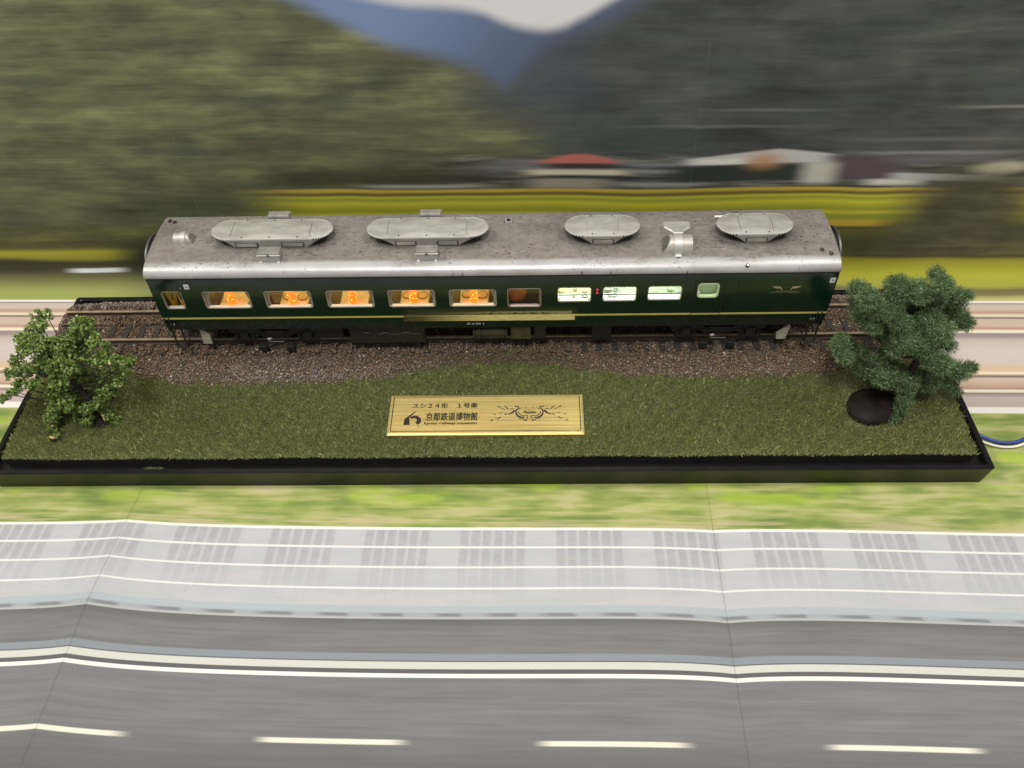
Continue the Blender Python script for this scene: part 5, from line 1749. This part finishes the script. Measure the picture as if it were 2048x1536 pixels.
# tufted fibre tree at the far end of the grass
tree2 = thing('model_tree', 'tall dark blue green tree of tufted fibres standing at the wire end of the base', 'tree', (157.5, -25.0, 12.8), 'model trees on the display base')
mb = MB()
trunk_pts = spline([(157.2, -25.4, 11.5), (157.4, -24.4, 15), (158.4, -21.5, 22), (159.0, -17.6, 31), (161.5, -13.5, 42), (162.5, -10.5, 54)], 5)
mb.tube(trunk_pts, [2.2 - 1.5 * (i_ / (len(trunk_pts) - 1)) for i_ in range(len(trunk_pts))], 10)
for x, y, z, r in RIGHT_CLUMPS:
    if z < 24:
        continue
    j_ = min(range(len(trunk_pts)), key=lambda q: (trunk_pts[q] - Vector((x, y, z))).length + abs(trunk_pts[q].z - (z - 6)) * 0.5)
    p_, r_ = branch(trunk_pts[j_], (x, y + 4.5, z - 1.5), 0.34, 0.16, -2.5)
    mb.tube(p_, r_, 5)
obj('trunk', mb, M_bark, tree2, smooth=True)
RC = list(RIGHT_CLUMPS) + [(157.0, 1.5, 50.0, 6.0), (152.0, 2.0, 44.0, 5.0), (160.5, -12.0, 22.0, 4.5), (157.6, -24.2, 18.5, 2.7), (158.2, -22.8, 22.5, 3.3)]
for x, y, z, r in RIGHT_CLUMPS:
    if z > 27 and r > 3.5:
        RC.append((x + random.uniform(-2, 2), y + random.uniform(4, 9), z + random.uniform(-5, 0), r * 0.85))
Vf, Rf = [], []
for ci, (x, y, z, r) in enumerate(RC):
    c_ = np.array((x, y, z))
    r = r * 1.0
    k_ = int(74 * r ** 1.9)
    d = RNG.normal(0, 1, (k_, 3))
    d /= np.linalg.norm(d, axis=1)[:, None]
    lump = 1 + 0.14 * np.sin(d[:, 0] * 5 + ci) * np.cos(d[:, 1] * 4 + 2 * ci) + 0.10 * np.sin(d[:, 2] * 7 + ci * 1.7)
    rad = r * 0.86 * lump * (1 - 0.5 * RNG.uniform(0, 1, k_) ** 2.5)
    b0 = c_ + d * rad[:, None] * np.array((1, 1, 0.82))
    dirn = d * 0.75 + RNG.normal(0, 0.62, (k_, 3))
    dirn /= np.linalg.norm(dirn, axis=1)[:, None]
    L_ = RNG.uniform(0.9, 2.1, (k_, 1))
    sd = np.cross(dirn, RNG.normal(0, 1, (k_, 3)))
    sd /= np.linalg.norm(sd, axis=1)[:, None]
    sd *= RNG.uniform(0.075, 0.13, (k_, 1))
    Vf.append(np.stack([b0 - sd, b0 + sd, b0 + dirn * L_ * 0.9], 1).reshape(-1, 3))
    v_ = np.clip(0.5 + 0.08 * math.sin(ci * 2.3) + RNG.normal(0, 0.26, k_), 0.03, 0.95)
    v_ = np.where(RNG.uniform(0, 1, k_) > 0.99, 1.0, v_)
    Rf.append(v_)
    # the foam each tuft is flocked on
    mbc = MB().sphere(tuple(c_), r * 0.66, 8, 6, (1, 1, 0.82))
    vv = np.array(mbc.v)
    tri = []
    for f in mbc.f:
        tri += [(f[0], f[1], f[2]), (f[0], f[2], f[3])]
    tri = np.array(tri)
    Vf.append(vv[tri].reshape(-1, 3))
    Rf.append(np.full(len(tri), 0.12))
Vf = np.concatenate(Vf)
Vf[:, 2] = np.maximum(Vf[:, 2], 12.9)
crown = arrays_obj('crown', Vf, np.arange(len(Vf)).reshape(-1, 3), M_fibre, tree2, rnd=np.concatenate(Rf))

# dark wet-looking mound beside the fibre tree
M_rock = mat('dark_brown_gloss', (0.011, 0.007, 0.006), 0.65, var=0.5, scale=260, bump=0.25, bscale=400, spec=0.2)
vs_, fs_ = [], []
NR, NA = 9, 28
for i_ in range(NR):
    t = i_ / (NR - 1)
    for j_ in range(NA):
        a_ = 2 * math.pi * j_ / NA
        w = 1 + 0.07 * math.sin(2 * a_ + 0.6) + 0.05 * math.sin(3 * a_ + 2)
        rr_ = 11.3 * w * math.sin(t * math.pi / 2)
        x, y = 150.0 + rr_ * math.cos(a_) * 1.0, -18.5 + rr_ * math.sin(a_) * 0.86
        z = 12.0 + 5.2 * math.cos(t * math.pi / 2) ** 0.7 + 0.25 * math.sin(x * 1.3) * math.cos(y * 1.1) * (1 - t)
        vs_.append((x, y, z))
for i_ in range(NR - 1):
    fs_ += [(i_ * NA + j_, (i_ + 1) * NA + j_, (i_ + 1) * NA + (j_ + 1) % NA, i_ * NA + (j_ + 1) % NA) for j_ in range(NA)]
rock = obj('rock', MB().add(vs_, fs_), M_rock, None, smooth=True, at=(150, -18.5, 12.5))
tag(rock, 'smooth dark brown oval rock under the fibre tree', 'rock')
